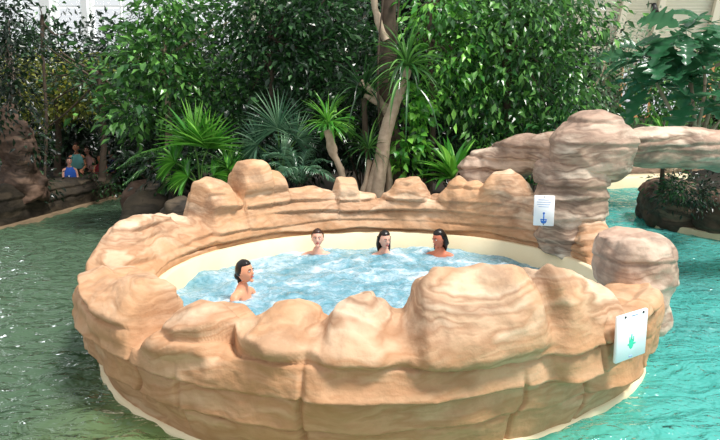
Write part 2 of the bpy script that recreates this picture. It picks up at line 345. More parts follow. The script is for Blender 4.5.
# cream inner lining with a seat ledge, and basin floor
t2 = np.linspace(0, 360, 240, endpoint=False); rl = Rl_(t2); cr = np.cos(np.radians(t2)); sr = np.sin(np.radians(t2))
sec = [(.3, .6), (.2, .645), (.03, .655), (.0, .64), (-.01, .3), (-.02, 0.0), (-.45, -.02), (-.48, -.06), (-.5, -.45), (-1.9, -.46)]
G = np.stack([np.stack([(rl+a)*cr, (rl+a)*sr, z+0*rl], -1) for a, z in sec], 1)
G[..., :2] *= np.where(np.arange(len(sec)) == len(sec)-1, 0.02, 1)[None, :, None]
MB().grid(G, cu=True).build('basin_lining', M['cream'], tub)
rb = Rb_(t2)
sec = [(-.1, -.9), (.0, -.9), (.04, -.05), (.05, -.01), (.02, .03), (-.1, .03)]
G = np.stack([np.stack([(rb+a)*cr, (rb+a)*sr, z+0*rb], -1) for a, z in sec], 1)
MB().grid(G, cu=True).build('base_kerb', M['cream'], tub)

# bubbling water in the tub
def foam_mat():
    m = mat('bubbling_water', srgb(150, 200, 215), .12, .5); t, N, L, b = NT(m); g = N.new('ShaderNodeNewGeometry')
    n1 = tex(N, L, 'Noise', 2.0, g.outputs['Position'], Detail=5.0, Roughness=.62, Distortion=1.2)
    n2 = tex(N, L, 'Noise', 9.0, g.outputs['Position'], Detail=4.0, Roughness=.7, Distortion=1.5)
    f = math_(N, L, 'ADD', math_(N, L, 'MULTIPLY', n1.outputs[0], .65), math_(N, L, 'MULTIPLY', n2.outputs[0], .35))
    r = ramp(N, [(.36, srgb(72, 130, 146)), (.46, srgb(112, 160, 176)), (.55, srgb(150, 182, 196)), (.66, srgb(222, 230, 236))]); L.new(f, r.inputs[0]); L.new(r.outputs[0], b.inputs['Base Color'])
    r2 = ramp(N, [(.45, (.08,)*3), (.62, (.6,)*3)]); L.new(f, r2.inputs[0]); L.new(r2.outputs[0], b.inputs['Roughness'])
    bp = N.new('ShaderNodeBump'); bp.inputs['Strength'].default_value = .8; bp.inputs['Distance'].default_value = .06; L.new(f, bp.inputs['Height']); L.new(bp.outputs[0], b.inputs['Normal'])
    return m
M['foam'] = foam_mat()
tg = np.linspace(0, 360, 300, endpoint=False); rr = np.linspace(0.001, 1, 110)[None, :]
rw = (Rl_(tg)+.005)[:, None]*rr; X = rw*np.cos(np.radians(tg))[:, None]; Y = rw*np.sin(np.radians(tg))[:, None]
Pn = np.stack([X+CX, Y+CY, 0*X], -1)
Z = .0+.035*fbm(Pn, 2.2, 3, 71)+.03*np.abs(fbm(Pn, 5.5, 3, 77))
MB().grid(np.stack([X, Y, Z], -1), cu=True).build('whirlpool_water', M['foam'], None, loc=(CX, CY, .425))
tag(bpy.data.objects['whirlpool_water'], 'foaming pale blue bubbling water filling the round rock tub', 'water', kind='stuff')
# ---------------------------------------------------------------- boulders, bridge, banks
def rock_disp(P, nrm, a=.05, f=1.7, bounds=(), w=.05, sd=0):
    d = a*fbm(P, f, 3, sd+1)+a*.35*fbm(P, f*4, 2, sd+5)
    for q, zb in enumerate(bounds):
        zz = zb+.04*fbm(np.stack([P[..., 0], P[..., 1], 0*P[..., 2]], -1), 1.1, 3, sd+31+q*7); z = P[..., 2]
        d = d+w*(1/(1+np.exp(-(z-zz)/.008))*np.exp(-np.clip(z-zz, 0, 9)/.12))-w*.4*np.exp(-((z-zz+.018)/.014)**2)
    return P+nrm*d[..., None]
def gridn(G, cu):
    du = (np.roll(G, -1, 0)-np.roll(G, 1, 0)) if cu else np.gradient(G, axis=0); dv = np.gradient(G, axis=1)
    n = np.cross(dv, du); n /= np.linalg.norm(n, axis=-1)[..., None]+1e-9; return n
def lathe_rock(name, cx, cy, prof, m, parent=None, ex=None, sd=0, a=.05, bounds=(), w=.05, n=160, mm=110, closed_top=True):
    """prof: list of (z, offset_x, offset_y, rx, ry); a stack of offset ovals from bottom to top, then displaced"""
    pr_ = rs(prof, mm); t = np.linspace(0, 2*np.pi, n, endpoint=False)[:, None]
    e = .82
    cc = np.sign(np.cos(t))*np.abs(np.cos(t))**e; s_ = np.sign(np.sin(t))*np.abs(np.sin(t))**e
    G = np.stack([cx+pr_[:, 1]+np.maximum(pr_[:, 3], .003)*cc, cy+pr_[:, 2]+np.maximum(pr_[:, 4], .003)*s_, pr_[:, 0]+0*t], -1)
    nr = gridn(G, True)
    ctr = np.array([cx, cy, pr_[:, 0].mean()])
    if ((G-ctr)*nr).sum(-1).mean() < 0: nr = -nr
    G = rock_disp(G, nr, a, 1.8, bounds, w, sd)
    org = np.array([cx, cy, prof[0][0]])
    return MB().grid(G-org, cu=True).build(name, m, parent, loc=tuple(org) if parent is None else None), org
pil, o_ = lathe_rock('rock_pillar', 2.68, 8.62, [(.6, -.02, 0, .3, .3), (.62, -.03, 0, .42, .38), (.75, -.05, 0, .43, .38), (.95, -.03, 0, .38, .36), (1.08, -.04, 0, .41, .36), (1.3, -.04, 0, .41, .36), (1.45, -.05, 0, .39, .36), (1.56, -.06, 0, .43, .38), (1.66, -.08, 0, .42, .38), (1.75, -.08, 0, .38, .36), (1.8, -.07, 0, .2, .2), (1.81, -.07, 0, 0, 0)], M['rock_grey'], sd=3, a=.05, bounds=(.8, 1.08, 1.3, 1.5), w=.045)
tag(pil, 'layered tan rock pillar on the rim carrying the mushroom boulder and a white sign', 'rock pillar')
cap, o_ = lathe_rock('capstone_boulder', 2.86, 8.62, [(1.5, .18, 0, 0, 0), (1.505, .18, -.02, .05, .1), (1.58, .16, 0, .19, .25), (1.67, -.0, 0, .44, .4), (1.8, -.04, 0, .49, .44), (1.95, -.03, 0, .5, .45), (2.08, 0, 0, .45, .42), (2.2, 0, 0, .35, .36), (2.3, -.03, 0, .23, .27), (2.36, -.04, 0, .12, .16), (2.38, -.04, 0, 0, 0)], M['rock_grey'], sd=13, a=.04, bounds=(2.0, 2.24), w=.03)
tag(cap, 'big rounded mushroom shaped boulder sitting on top of the rock pillar', 'boulder')
bld, o_ = lathe_rock('rim_boulder', 2.74, 6.85, [(.3, 0, 0, .3, .3), (.32, 0, 0, .36, .36), (.5, 0, 0, .36, .38), (.66, .04, 0, .33, .38), (.76, .04, 0, .37, .4), (.95, .0, 0, .40, .42), (1.1, -.01, 0, .37, .4), (1.2, -.05, 0, .3, .34), (1.24, -.06, 0, .18, .2), (1.25, -.06, 0, 0, 0)], M['rock_grey'], sd=23, a=.06, bounds=(.72, .98), w=.025)
tag(bld, 'rounded pinkish boulder at the right end of the tub rim beside the gap', 'boulder')

def tube_rock(name, pts, m, sd=0, a=.05, bounds=(), w=.04, n=140, mm=220, flat=1.0):
    """pts: (x,y,z, half-width, half-height) along a winding rock"""
    p = rs(pts, mm); c = p[:, :3]; T = np.gradient(c, axis=0); T[:, 2] *= .3; T /= np.linalg.norm(T, axis=1)[:, None]
    S = np.cross(T, [0, 0, 1.]); S /= np.linalg.norm(S, axis=1)[:, None]; U = np.array([0, 0, 1.])
    t = np.linspace(0, 2*np.pi, n, endpoint=False); e = .7
    cc = np.sign(np.cos(t))*np.abs(np.cos(t))**e; s_ = np.sign(np.sin(t))*np.abs(np.sin(t))**e
    G = c[:, None]+S[:, None]*(np.maximum(p[:, 3], .003)[:, None, None]*cc[None, :, None])+U*(np.maximum(p[:, 4], .003)[:, None, None]*s_[None, :, None])
    G = np.swapaxes(G, 0, 1); nr = gridn(G, True)
    if ((G-c[None])*nr).sum(-1).mean() < 0: nr = -nr
    G = rock_disp(G, nr, a, 1.5, bounds, w, sd); org = c.mean(0); org[2] = G[..., 2].min()
    return MB().grid(G-org, cu=True).build(name, m, None, loc=tuple(org))
o = tube_rock('rock_bridge', [(3.2, 8.9, 1.95, .05, .05), (3.25, 8.92, 1.94, .3, .2), (3.5, 9.1, 1.92, .38, .235), (4.0, 9.35, 1.88, .42, .23), (4.6, 9.55, 1.83, .42, .26), (5.2, 9.7, 1.77, .44, .25), (5.9, 9.8, 1.72, .45, .24), (6.8, 9.9, 1.7, .45, .24), (7.6, 10, 1.6, .4, .2), (7.62, 10, 1.6, .05, .05)], M['rock_grey'], 33, .05, (1.74, 1.84, 1.93, 2.02), .035)
tag(o, 'long layered rock arch bridging over the water to the right of the mushroom boulder', 'rock bridge')
o = tube_rock('rock_spur', [(1.55, 10.6, 1.3, .05, .1), (1.65, 10.6, 1.35, .3, .3), (2.0, 10.5, 1.5, .35, .33), (2.5, 10.1, 1.74, .36, .28), (2.9, 9.4, 1.86, .36, .22), (3.0, 9.1, 1.88, .3, .18), (3.0, 9.0, 1.88, .05, .04)], M['rock_grey'], 43, .05, (1.3, 1.5, 1.7, 1.85), .04)
tag(o, 'pinkish brown rock ridge sloping up behind the tub rim to the mushroom boulder', 'rock')

def bank(name, pts, m, label, cat, sd, bounds=(), a=.06, **k):
    return tag(tube_rock(name, pts, m, sd, a, bounds, .04, **k), label, cat)
# left far bank kerb
bank('rock_edging', [(-11, 10.2, .2, .05, .1), (-10.5, 10.5, .25, .4, .62), (-8.9, 11.7, .25, .42, .62), (-7.7, 13.0, .25, .42, .62), (-7.2, 15.2, .2, .42, .5), (-6.8, 17.6, .15, .42, .42), (-6.4, 20, .15, .42, .42), (-6.2, 22.6, .25, .4, .5), (-6.2, 22.7, .2, .05, .1)], M['rock_bank'], 'low dark rock retaining wall curving along the far left bank', 'rock edging', 53, (.3, .5), .05)
def strip(name, pts, w, z, m):
    p = rs(pts, 60); T = np.gradient(p, axis=0); T /= np.linalg.norm(T, axis=1)[:, None]; S = np.stack([T[:, 1], -T[:, 0]], -1)
    sec = [(-.5, -.9), (w, -.9), (w, z-.02), (w-.03, z), (-.5, z)]
    G = np.stack([np.concatenate([p+S*a, np.full((len(p), 1), b)], 1) for a, b in sec], 1)
    return MB().grid(G, cv=True).build(name, m)
tag(strip('sandy_ledge', [(-10.2, 10.2), (-8.5, 11.4), (-7.3, 12.8), (-6.8, 15.2), (-6.4, 17.6), (-6.0, 20), (-5.8, 22.6)], .14, .05, M['sand']), 'narrow sandy concrete ledge at the waterline of the far left bank', 'ledge')
# planted ground: left bank, island behind the tub, right islands
def ground(name, poly, z, m, label, cat='planting bed', kind=None, hum=.12):
    c = np.mean(poly, 0); q = rs(list(poly)+[poly[0]], 90)[:-1]; rr = np.array([0.001, .3, .6, .85, .97, 1.0, 1.0])[None, :, None]
    G = c+(q[:, None]-c)*rr; zz = z+hum*fbm(np.concatenate([G, 0*G[..., :1]], -1), .8, 3, 8); zz[:, -1] = -.95; zz[:, -2] = np.minimum(zz[:, -2], z-.05)
    o = MB().grid(np.concatenate([G, zz[..., None]], -1), cu=True).build(name, m)
    return tag(o, label, cat, kind=kind)
ground('planting_bed', [(-3.6, 12.6), (-2.7, 10.75), (-.6, 10.75), (1.6, 10.75), (3.3, 10.9), (4.0, 12.5), (4.4, 16), (4.8, 21), (0, 25), (-4.9, 22), (-4.8, 16)], .75, M['soil'], 'dark soil bed of the jungle island behind the tub', kind=None)
ground('planting_bed', [(-7.2, 23), (-7.3, 17), (-8.0, 13.3), (-9.5, 11.4), (-12, 10), (-16, 12), (-16, 25), (-10, 26)], .62, M['soil'], 'dark shaded soil bed on the far left bank')
ground('planting_bed', [(6.5, 12.8), (7.3, 11.9), (9, 11.4), (13, 12), (13, 17), (9, 17.2), (7.2, 15.4)], .8, M['soil'], 'dark soil bed on the island under the rock bridge')
# far shore: cream edge and rock behind, right of the pillar
tag(strip('cream_kerb', [(4.0, 19.4), (6.7, 19.8), (9.2, 20.4), (14, 20.8), (20, 21)], .3, .3, M['cream']), 'long cream kerb along the far right shore', 'kerb')
bank('shore_rock', [(4.4, 20.5, .6, .05, .2), (4.6, 20.5, .5, .5, .4), (6.6, 21, .45, .5, .3), (8.6, 21.6, .5, .5, .42), (12, 22, .5, .5, .4), (19, 22.4, .5, .5, .4), (19.1, 22.4, .5, .05, .1)], M['rock_grey'], 'low pale rock edging beyond the far right shore', 'rock', 63, (.5, .7), .06)
tag(ground('far_ground', [(3.8, 21), (12, 21.6), (22, 22), (22, 27), (3.5, 27)], .5, M['sand'], None, None, 'structure', .03), kind='structure')
# cream footing and dark rocks of the right island
tag(strip('cream_kerb', [(6.2, 15.4), (5.92, 14.0), (6.15, 12.95), (6.85, 12.0), (8.15, 11.3), (10, 10.85)], .02, .12, M['cream']), 'curved cream footing around the dark rocks on the right', 'kerb')
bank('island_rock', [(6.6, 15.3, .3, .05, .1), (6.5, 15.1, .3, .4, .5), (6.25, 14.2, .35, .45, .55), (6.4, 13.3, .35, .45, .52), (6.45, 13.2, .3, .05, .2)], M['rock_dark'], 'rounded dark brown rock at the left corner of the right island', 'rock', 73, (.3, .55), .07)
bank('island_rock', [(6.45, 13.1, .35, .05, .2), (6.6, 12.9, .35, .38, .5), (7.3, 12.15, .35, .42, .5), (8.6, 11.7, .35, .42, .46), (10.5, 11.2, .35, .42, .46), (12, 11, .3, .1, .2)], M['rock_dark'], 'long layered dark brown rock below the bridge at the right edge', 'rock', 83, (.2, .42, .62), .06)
# island edge rocks at left behind the tub
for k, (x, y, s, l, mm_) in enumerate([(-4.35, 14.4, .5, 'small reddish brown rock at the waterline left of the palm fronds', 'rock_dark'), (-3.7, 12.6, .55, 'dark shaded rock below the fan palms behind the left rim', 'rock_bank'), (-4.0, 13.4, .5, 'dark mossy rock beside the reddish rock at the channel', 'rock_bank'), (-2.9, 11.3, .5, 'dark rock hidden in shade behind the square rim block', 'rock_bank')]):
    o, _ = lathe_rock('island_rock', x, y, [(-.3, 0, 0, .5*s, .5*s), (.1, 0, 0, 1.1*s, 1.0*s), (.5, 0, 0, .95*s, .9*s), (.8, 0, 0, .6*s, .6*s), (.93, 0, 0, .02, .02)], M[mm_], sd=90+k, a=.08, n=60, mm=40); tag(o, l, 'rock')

# ---------------------------------------------------------------- signs
def sign(loc, rz, w, h, label, tilt=0):
    s = empty('notice_sign', loc, rz, label, 'sign')
    MB().box((0, 0, h/2), (w, .03, h), bev=.006).build('panel', M['white'], s)
    return s
s = sign((2.17, 8.15, 1.05), R_(-14), .235, .36, 'white notice sign with a blue figure on the rock pillar')
f = MB()
for k, wd in enumerate((.13, .16, .15, .12)): f.box((-.005, -.0155, .31-k*.027), (wd, .002, .006))
M['grey_ink'] = mat('pale_blue_ink', srgb(150, 176, 214), .5); f.build('text_lines', M['grey_ink'], s)
f = MB(); f.box((0, -.0155, .085), (.014, .002, .12)); f.box((0, -.0155, .075), (.075, .002, .014)); f.box((-.028, -.0155, .06), (.012, .002, .03)); f.box((.028, -.0155, .06), (.012, .002, .03)); f.ell((0, -.0155, .15), (.014, .002, .014), 16, 8); f.ell((0, -.0155, .045), (.03, .002, .018), 16, 8)
M['blue_ink'] = mat('blue_ink', srgb(50, 110, 190), .5); f.build('blue_emblem', M['blue_ink'], s)
for z in (.345, .015): MB().tube([(0, -.014, z), (0, -.02, z)], .006, 10).build('screw', M['black'], s)
s = sign((2.03, 5.02, .61), R_(36), .38, .36, 'white notice sign with a green hand emblem on the outside of the tub wall')
f = MB(); f.ell((-.01, -.0155, .12), (.03, .002, .04), 18, 8); f.box((-.01, -.0155, .17), (.014, .002, .05)); f.box((-.032, -.0155, .155), (.012, .002, .04)); f.box((.014, -.0155, .155), (.012, .002, .04)); f.box((.03, -.0155, .12), (.03, .002, .012)); f.box((-.04, -.0155, .12), (.03, .002, .012))
M['green_ink'] = mat('green_ink', srgb(60, 210, 170), .5); f.build('green_emblem', M['green_ink'], s)
f = MB(); f.box((.01, -.0155, .34), (.08, .002, .008)); f.build('print_mark', M['grey_ink'], s); f = MB(); f.box((-.01, -.0155, .022), (.045, .002, .01)); f.build('print_mark', M['grey_ink'], s)
for x in (-.11, .12): MB().tube([(x, -.014, .345), (x, -.022, .345)], .009, 10).build('screw', M['black'], s)

# ---------------------------------------------------------------- hall shell: back wall, windows, sloping ribbed roof
M['wood'] = mat('ochre_wood', srgb(206, 150, 96), .6)
def structure(o): return tag(o, kind='structure')
mb = MB(); mb.box((-6, 26.2, 2.0), (26, .3, 4.3)); mb.box((13.5, 26.2, .9), (13, .3, 1.8)); mb.box((8.9, 26.2, 3), (1.2, .3, 3)); mb.box((13.2, 26.2, 3), (.6, .3, 3)); structure(mb.build('wall_back', M['wall'], smooth=False))
mb = MB(); mb.box((-18, 15, 2.0), (.3, 22, 4.3)); structure(mb.build('wall_left', M['wall'], smooth=False))
mg = bpy.data.materials.new('window_glass'); mg.use_nodes = True; N = mg.node_tree.nodes; L = mg.node_tree.links; N.clear()
o1 = N.new('ShaderNodeOutputMaterial'); gl = N.new('ShaderNodeBsdfGlossy'); gl.inputs[1].default_value = .05; tp = N.new('ShaderNodeBsdfTransparent'); mx = N.new('ShaderNodeMixShader'); mx.inputs[0].default_value = .07
L.new(tp.outputs[0], mx.inputs[1]); L.new(gl.outputs[0], mx.inputs[2]); L.new(mx.outputs[0], o1.inputs[0])
for k, (x0, x1) in enumerate(((-18, -14.6), (-14.4, -11.4), (-11.0, -9.9), (-9.7, -6.1), (-5.9, -4.3))):
    w = empty('window_%d' % (k+1), ((x0+x1)/2, 26.1, 4.15)); w['kind'] = 'structure'
    wd = x1-x0; H = 4.2; mb = MB()
    for x in (-wd/2+.06, wd/2-.06): mb.box((x, 0, H/2), (.12, .14, H))
    for z in (.06, H-.06, H*.38, H*.7): mb.box((0, 0, z), (wd, .1, .08))
    for x in np.arange(-wd/2+1.1, wd/2-.3, 1.1): mb.box((x, 0, H/2), (.05, .08, H))
    mb.build('window_frame', M['frame'], w, smooth=False); MB().box((0, .03, H/2), (wd-.1, .012, H-.1)).build('pane', mg, w, smooth=False)
for k, (x0, x1) in enumerate(((9.5, 12.9), (13.5, 19))):
    w = empty('window_%d' % (k+6), ((x0+x1)/2, 26.1, 1.8)); w['kind'] = 'structure'; wd = x1-x0; mb = MB()
    for x in np.linspace(-wd/2+.05, wd/2-.05, 4): mb.box((x, 0, 1.15), (.1, .12, 2.3))
    for z in (.05, 1.2, 2.25): mb.box((0, 0, z), (wd, .1, .08))
    mb.build('window_frame', M['cream'] if k else M['wood'], w, smooth=False); MB().box((0, .03, 1.15), (wd-.1, .012, 2.2)).build('pane', mg, w, smooth=False)
for k, x in enumerate((-14.5, -11.2, -9.8, -6.0)):
    structure(MB().box((x, 26.0, 4.1), (.34 if k % 2 else .2, .4, 8.2)).build('trim_%d' % (k+1), M['frame'], smooth=False))
def rib_mat():
    m = mat('ribbed_cream_panel', srgb(226, 222, 206), .55); return m
M['rib'] = rib_mat(); M['beam'] = mat('cream_beam', srgb(214, 206, 184), .6)
n_r = 46; zz = np.repeat(np.linspace(4.15, 9.2, n_r), 2); yy = 26.1+np.tile([0, .07], n_r)+0*zz
zz[1::2] += .02
G = np.stack([np.stack([np.full_like(zz, x), yy, zz], -1) for x in (-4.2, 20)], 0); structure(MB().grid(G).build('wall_upper_back', M['rib'], smooth=False))
structure(MB().box((8, 26.2, 4.2), (24.6, .34, .3)).build('trim_9', M['beam'], smooth=False))
for k, x in enumerate((-1, 2.5, 6, 9.6, 10.9, 12.9)):
    Mx = Matrix.Rotation(-.16, 3, 'Y').transposed(); structure(MB().box((x, 25.95, 6.6), (.22, .2, 5.4), Mx).build('trim_%d' % (k+10), M['beam'], smooth=False))
lamp = empty('spotlight', (10.25, 25.3, 5.55), label='small black spotlight hanging in front of the cream ribbed wall', cat='lamp')
MB().tube([(0, .02, .15), (0, .3, .25), (0, .7, .25)], .02, 8).build('stem', M['black'], lamp); MB().tube([(0, -.12, -.12), (0, 0, .05), (0, .06, .2)], [.13, .12, .08], 14).build('lamp_housing', M['black'], lamp)
# ---------------------------------------------------------------- plants
PI_ = 0.174
def at(u, v, y):
    x = (u-360)/700; yy = -(v-220)/700; c, s = math.cos(PI_), math.sin(PI_)
    D = np.array([x, c+s*yy, -s+c*yy]); return D*(y/D[1])+np.array([0, 0, CAM_H])
def unit(a): return a/(np.linalg.norm(a, axis=-1)[..., None]+1e-9)
def leaves(mb, P, D, Ln, Wd, roll=.5, r=rng, broad=.45):
    n = len(P); D = unit(D); up = np.array([0, 0, 1.])+.0*D+r.normal(0, roll, (n, 3)); S = unit(np.cross(D, up)); U = np.cross(S, D)
    Ln = np.broadcast_to(Ln, (n,))[:, None]; Wd = np.broadcast_to(Wd, (n,))[:, None]
    V = np.stack([P, P+D*Ln*broad-S*Wd*.5+U*Wd*.16, P+D*Ln*broad*1.05, P+D*Ln*broad+S*Wd*.5+U*Wd*.16, P+D*Ln-U*Ln*.14], 1)
    T = np.array([[0, 2, 1], [0, 3, 2], [1, 2, 4], [2, 3, 4]]); F = (np.arange(n)[:, None, None]*5+T).reshape(-1, 3)
    mb.add(V.reshape(-1, 3), [F])
def straps(mb, P, D, Ln, Wd, droop=.5, seg=7, taper=.5, fold=.25, r=rng, wave=0):
    n = len(P); D = unit(D); Ln = np.broadcast_to(Ln, (n,)); Wd = np.broadcast_to(Wd, (n,)); droop = np.broadcast_to(droop, (n,))
    S = unit(np.cross(D, np.array([0, 0, 1.])+r.normal(0, .12, (n, 3)))); p = P.copy(); d = D.copy(); rows = []
    for k in range(seg+1):
        t = k/seg; w = Wd*(min(1, .35+t*2.2) if t < .35 else 1)*(1-max(0, (t-taper)/(1-taper))**1.3*.97)
        U = np.cross(S, d)
        rows.append(np.stack([p-S*w[:, None]*.5+U*(w*fold)[:, None], p, p+S*w[:, None]*.5+U*(w*fold)[:, None]], 1))
        p = p+d*(Ln/seg)[:, None]; d = unit(d+np.array([0, 0, -1.])*(droop/seg*1.6)[:, None])
    G = np.stack(rows, 1)  # n, seg+1, 3, 3
    i = np.arange(seg)[:, None]*3+np.arange(2)[None]; q = np.stack([i, i+1, i+4, i+3], -1).reshape(-1, 4)
    mb.add(G.reshape(-1, 3), [(np.arange(n)[:, None, None]*((seg+1)*3)+q).reshape(-1, 4)])
def blobs(mb, B, Ln, asp=.45, per_=26, dens=1.0, droop=.35, spread=1.5, r=rng, roll=.5):
    """B: list of (u, v, depth y, half width px, half height px, half depth m, number of leaves)"""
    for u, v, y, ru, rv, rd, n in B:
        c = at(u, v, y); sc = y/700; n = int(n*dens); nc = max(3, n//per_)
        d = unit(r.normal(size=(nc, 3))); q = r.random(nc)**.45*1.12
        cc = c+d*q[:, None]*np.array([ru*sc, rd, rv*sc])
        idx = r.integers(0, nc, n); off = r.normal(size=(n, 3))*Ln*spread*np.array([1, 1, .75])
        P = cc[idx]+off; D = unit(off)+.5*unit(P-c)+np.array([0, 0, -droop])+r.normal(0, .35, (n, 3))
        L = Ln*r.uniform(.5, 1.35, n); leaves(mb, P, D, L, L*asp, roll, r)
def trunk(mb, pts, r0, r1, n=10, m=24, bump=.012):
    p = rs(pts, m); mb.tube(p, np.linspace(r0, r1, m), n, bump=bump)
def tree(label, base, trunks, B, Ln, m, bark='bark_dark', name='tree', cat='tree', group=None, asp=.45, per_=26, droop=.35, spread=1.5, dens=.62, seed=0, roll=.5, branches=10):
    r = np.random.default_rng(seed+100); t = empty(name, base, 0, label, cat, group); b = np.array(base)
    for pts, r0, r1 in trunks: mb = MB(); trunk(mb, np.array(pts)-b, r0, r1); mb.build('trunk', M[bark], t)
    top = np.array(trunks[0][0][-1]) if trunks else b; mid = np.array(trunks[0][0][-2]) if trunks else b
    if trunks and branches:
        mb = MB()
        for k in range(branches):
            q = B[k % len(B)]; e = at(q[0]+r.uniform(-.6, .6)*q[3], q[1]+r.uniform(-.5, .5)*q[4], q[2]); s = mid+(top-mid)*r.random()
            trunk(mb, [s-b, s+(e-s)*.5+r.normal(0, .1, 3)-b, e-b], .03, .008, 5, 10, 0)
        mb.build('branches', M[bark], t)
    mb = MB(); blobs(mb, B, Ln, asp, per_, dens, droop, spread, r, roll); mb.V = [v-b for v in mb.V]; mb.build('foliage', M[m], t, smooth=False)
    return t
def gz(p, z): p = np.array(p, float); p[2] = z; return tuple(p)
def simple_trunk(u, y, z0, vtop, r0=.09, lean=0, r1=.04):
    e = at(u+lean, vtop, y); b = at(u, 150, y); b = np.array([b[0], y, z0]); return [([tuple(b), tuple(b+(e-b)*.4+np.array([.06, 0, 0])), tuple(b+(e-b)*.8), tuple(e)], r0, r1)], tuple(b)
def T(label, u, y, z0, vtop, B, Ln, m, lean=0, r0=.09, **k):
    tr_, b = simple_trunk(u, y, z0, vtop, r0, lean); return tree(label, b, tr_, B, Ln, m, **k)
# dark backdrop trees
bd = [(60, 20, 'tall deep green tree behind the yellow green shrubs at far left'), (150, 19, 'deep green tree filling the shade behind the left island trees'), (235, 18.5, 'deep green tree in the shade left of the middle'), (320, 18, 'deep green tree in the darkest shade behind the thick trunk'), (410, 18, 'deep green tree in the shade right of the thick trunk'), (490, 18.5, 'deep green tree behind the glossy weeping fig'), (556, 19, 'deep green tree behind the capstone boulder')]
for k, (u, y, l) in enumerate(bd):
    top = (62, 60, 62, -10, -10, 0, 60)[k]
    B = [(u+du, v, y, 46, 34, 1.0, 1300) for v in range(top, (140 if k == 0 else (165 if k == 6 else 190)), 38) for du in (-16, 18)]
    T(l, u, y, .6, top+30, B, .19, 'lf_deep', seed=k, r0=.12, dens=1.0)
# left side
T('dark overhanging tree at the far left edge above the bank rock', 8, 16.6, .5, 20, [(-8, 10, 13.2, 26, 40, .7, 1500), (8, 64, 13.4, 26, 40, .7, 1300), (5, 104, 13.2, 30, 16, .7, 600), (38, 140, 14.6, 16, 20, .5, 350), (-20, 70, 13.2, 30, 60, .8, 1200)], .13, 'lf_deep', seed=20, r0=.16)
T('yellow green leafy tree on the far left bank', 55, 17.5, .6, 70, [(40, 95, 17.5, 34, 34, .8, 1300), (72, 104, 17.4, 34, 14, .8, 900), (25, 74, 17.5, 20, 20, .6, 400), (85, 80, 17.5, 26, 26, .6, 600)], .15, 'lf_yellow', seed=21)
T('mid green leafy tree below the tall hall window', 100, 16.5, .6, 70, [(105, 88, 16.5, 32, 18, .8, 900), (66, 76, 17, 26, 12, .6, 450), (134, 104, 16.3, 20, 14, .8, 500), (20, 150, 16.5, 22, 16, .7, 500), (30, 34, 16.5, 12, 14, .5, 200)], .15, 'lf_dark', seed=22)
T('slender vine covered tree in front of the hall windows', 42, 16, .6, 15, [(38, 10, 16, 5, 12, .3, 90), (58, 34, 16, 20, 4, .3, 70), (36, 30, 16, 6, 14, .3, 90)], .13, 'lf_dark', seed=23, r0=.03, branches=3)
# island trees
T('large leafy fig tree with dense mid green crown on the left of the island', 165, 13.8, .8, 40, [(172, 14, 13.8, 24, 22, .8, 1000), (138, 64, 13.8, 22, 22, .7, 700), (165, 62, 13.6, 36, 28, .8, 1300), (210, 84, 13.8, 34, 28, .8, 1000), (150, 105, 13.6, 40, 26, .8, 1000), (190, 2, 14, 26, 7, .6, 300), (245, 10, 13.8, 14, 16, .6, 250)], .19, 'lf_mid', seed=30, bark='bark', asp=.5)
T('shaded tree with small dark leaves left of the thick trunk', 270, 13.2, .8, 30, [(265, 15, 13.2, 40, 26, .9, 1700), (310, -16, 13.2, 60, 12, .8, 1200), (372, 20, 13.6, 20, 36, .6, 700), (330, 20, 13, 44, 26, .9, 1800), (285, 60, 13.2, 44, 30, .9, 1500), (345, 62, 13.2, 36, 30, .8, 1100), (248, 45, 13.4, 16, 28, .6, 450), (250, 95, 13.3, 36, 24, .7, 800)], .15, 'lf_dark', seed=31, asp=.5)
T('bright glossy weeping fig tree hanging over the right of the tub', 505, 12.4, .8, 20, [(470, 20, 12.4, 44, 32, .9, 1900), (500, -14, 12.6, 70, 12, .8, 1300), (530, 15, 12.2, 44, 28, .9, 1900), (575, 22, 12.4, 26, 30, .7, 800), (480, 70, 12.4, 32, 34, .8, 1400), (535, 72, 12.2, 40, 34, .8, 1800), (562, 100, 12.2, 24, 26, .6, 800), (500, 118, 12.3, 44, 28, .7, 1300), (450, 95, 12.4, 20, 38, .6, 700), (545, 125, 12, 26, 14, .5, 500)], .165, 'lf_mid', seed=32, asp=.4, droop=.9)
T('bright green leafy tree arching above the dracaena', 430, 12.0, .8, 5, [(432, 4, 12, 22, 12, .6, 420), (454, 55, 12, 16, 40, .5, 700), (425, 30, 12.4, 12, 16, .5, 200)], .17, 'lf_bright', seed=33, asp=.42, droop=.8, r0=.05)
T('pale thin leaved tree behind the capstone boulder', 605, 16.5, .6, 60, [(610, 62, 16.5, 34, 26, .8, 900), (640, 45, 16.5, 22, 16, .6, 300), (590, 95, 16.3, 20, 18, .6, 350), (630, 84, 16.5, 20, 16, .5, 500)], .17, 'lf_pale', seed=34, asp=.25, droop=.8, bark='bark', spread=1.8)
T('bushy mid green tree behind the big leaved plant at far right', 690, 18, .6, 60, [(690, 80, 16, 36, 26, .8, 1300), (645, 112, 16, 34, 10, .6, 600), (715, 108, 16, 24, 18, .6, 700), (650, 88, 16, 16, 20, .6, 500)], .17, 'lf_mid', seed=35, droop=.6)
T('dark tree on the left bank outside the shaded corner', -120, 16, .6, 40, [(-120, 40, 16, 50, 40, 1, 1200), (-110, 100, 16, 50, 30, 1, 1000)], .2, 'lf_dark', seed=40)
T('tall dark tree far out on the left bank', -260, 17, .6, 30, [(-260, 30, 17, 60, 50, 1.2, 1200), (-240, 100, 17, 60, 36, 1, 1000)], .2, 'lf_deep', seed=41)
T('bushy green tree beyond the right end of the rock bridge', 800, 16, .8, 40, [(800, 50, 16, 50, 40, 1, 1200), (790, 110, 16, 50, 30, 1, 1000)], .2, 'lf_mid', seed=42)
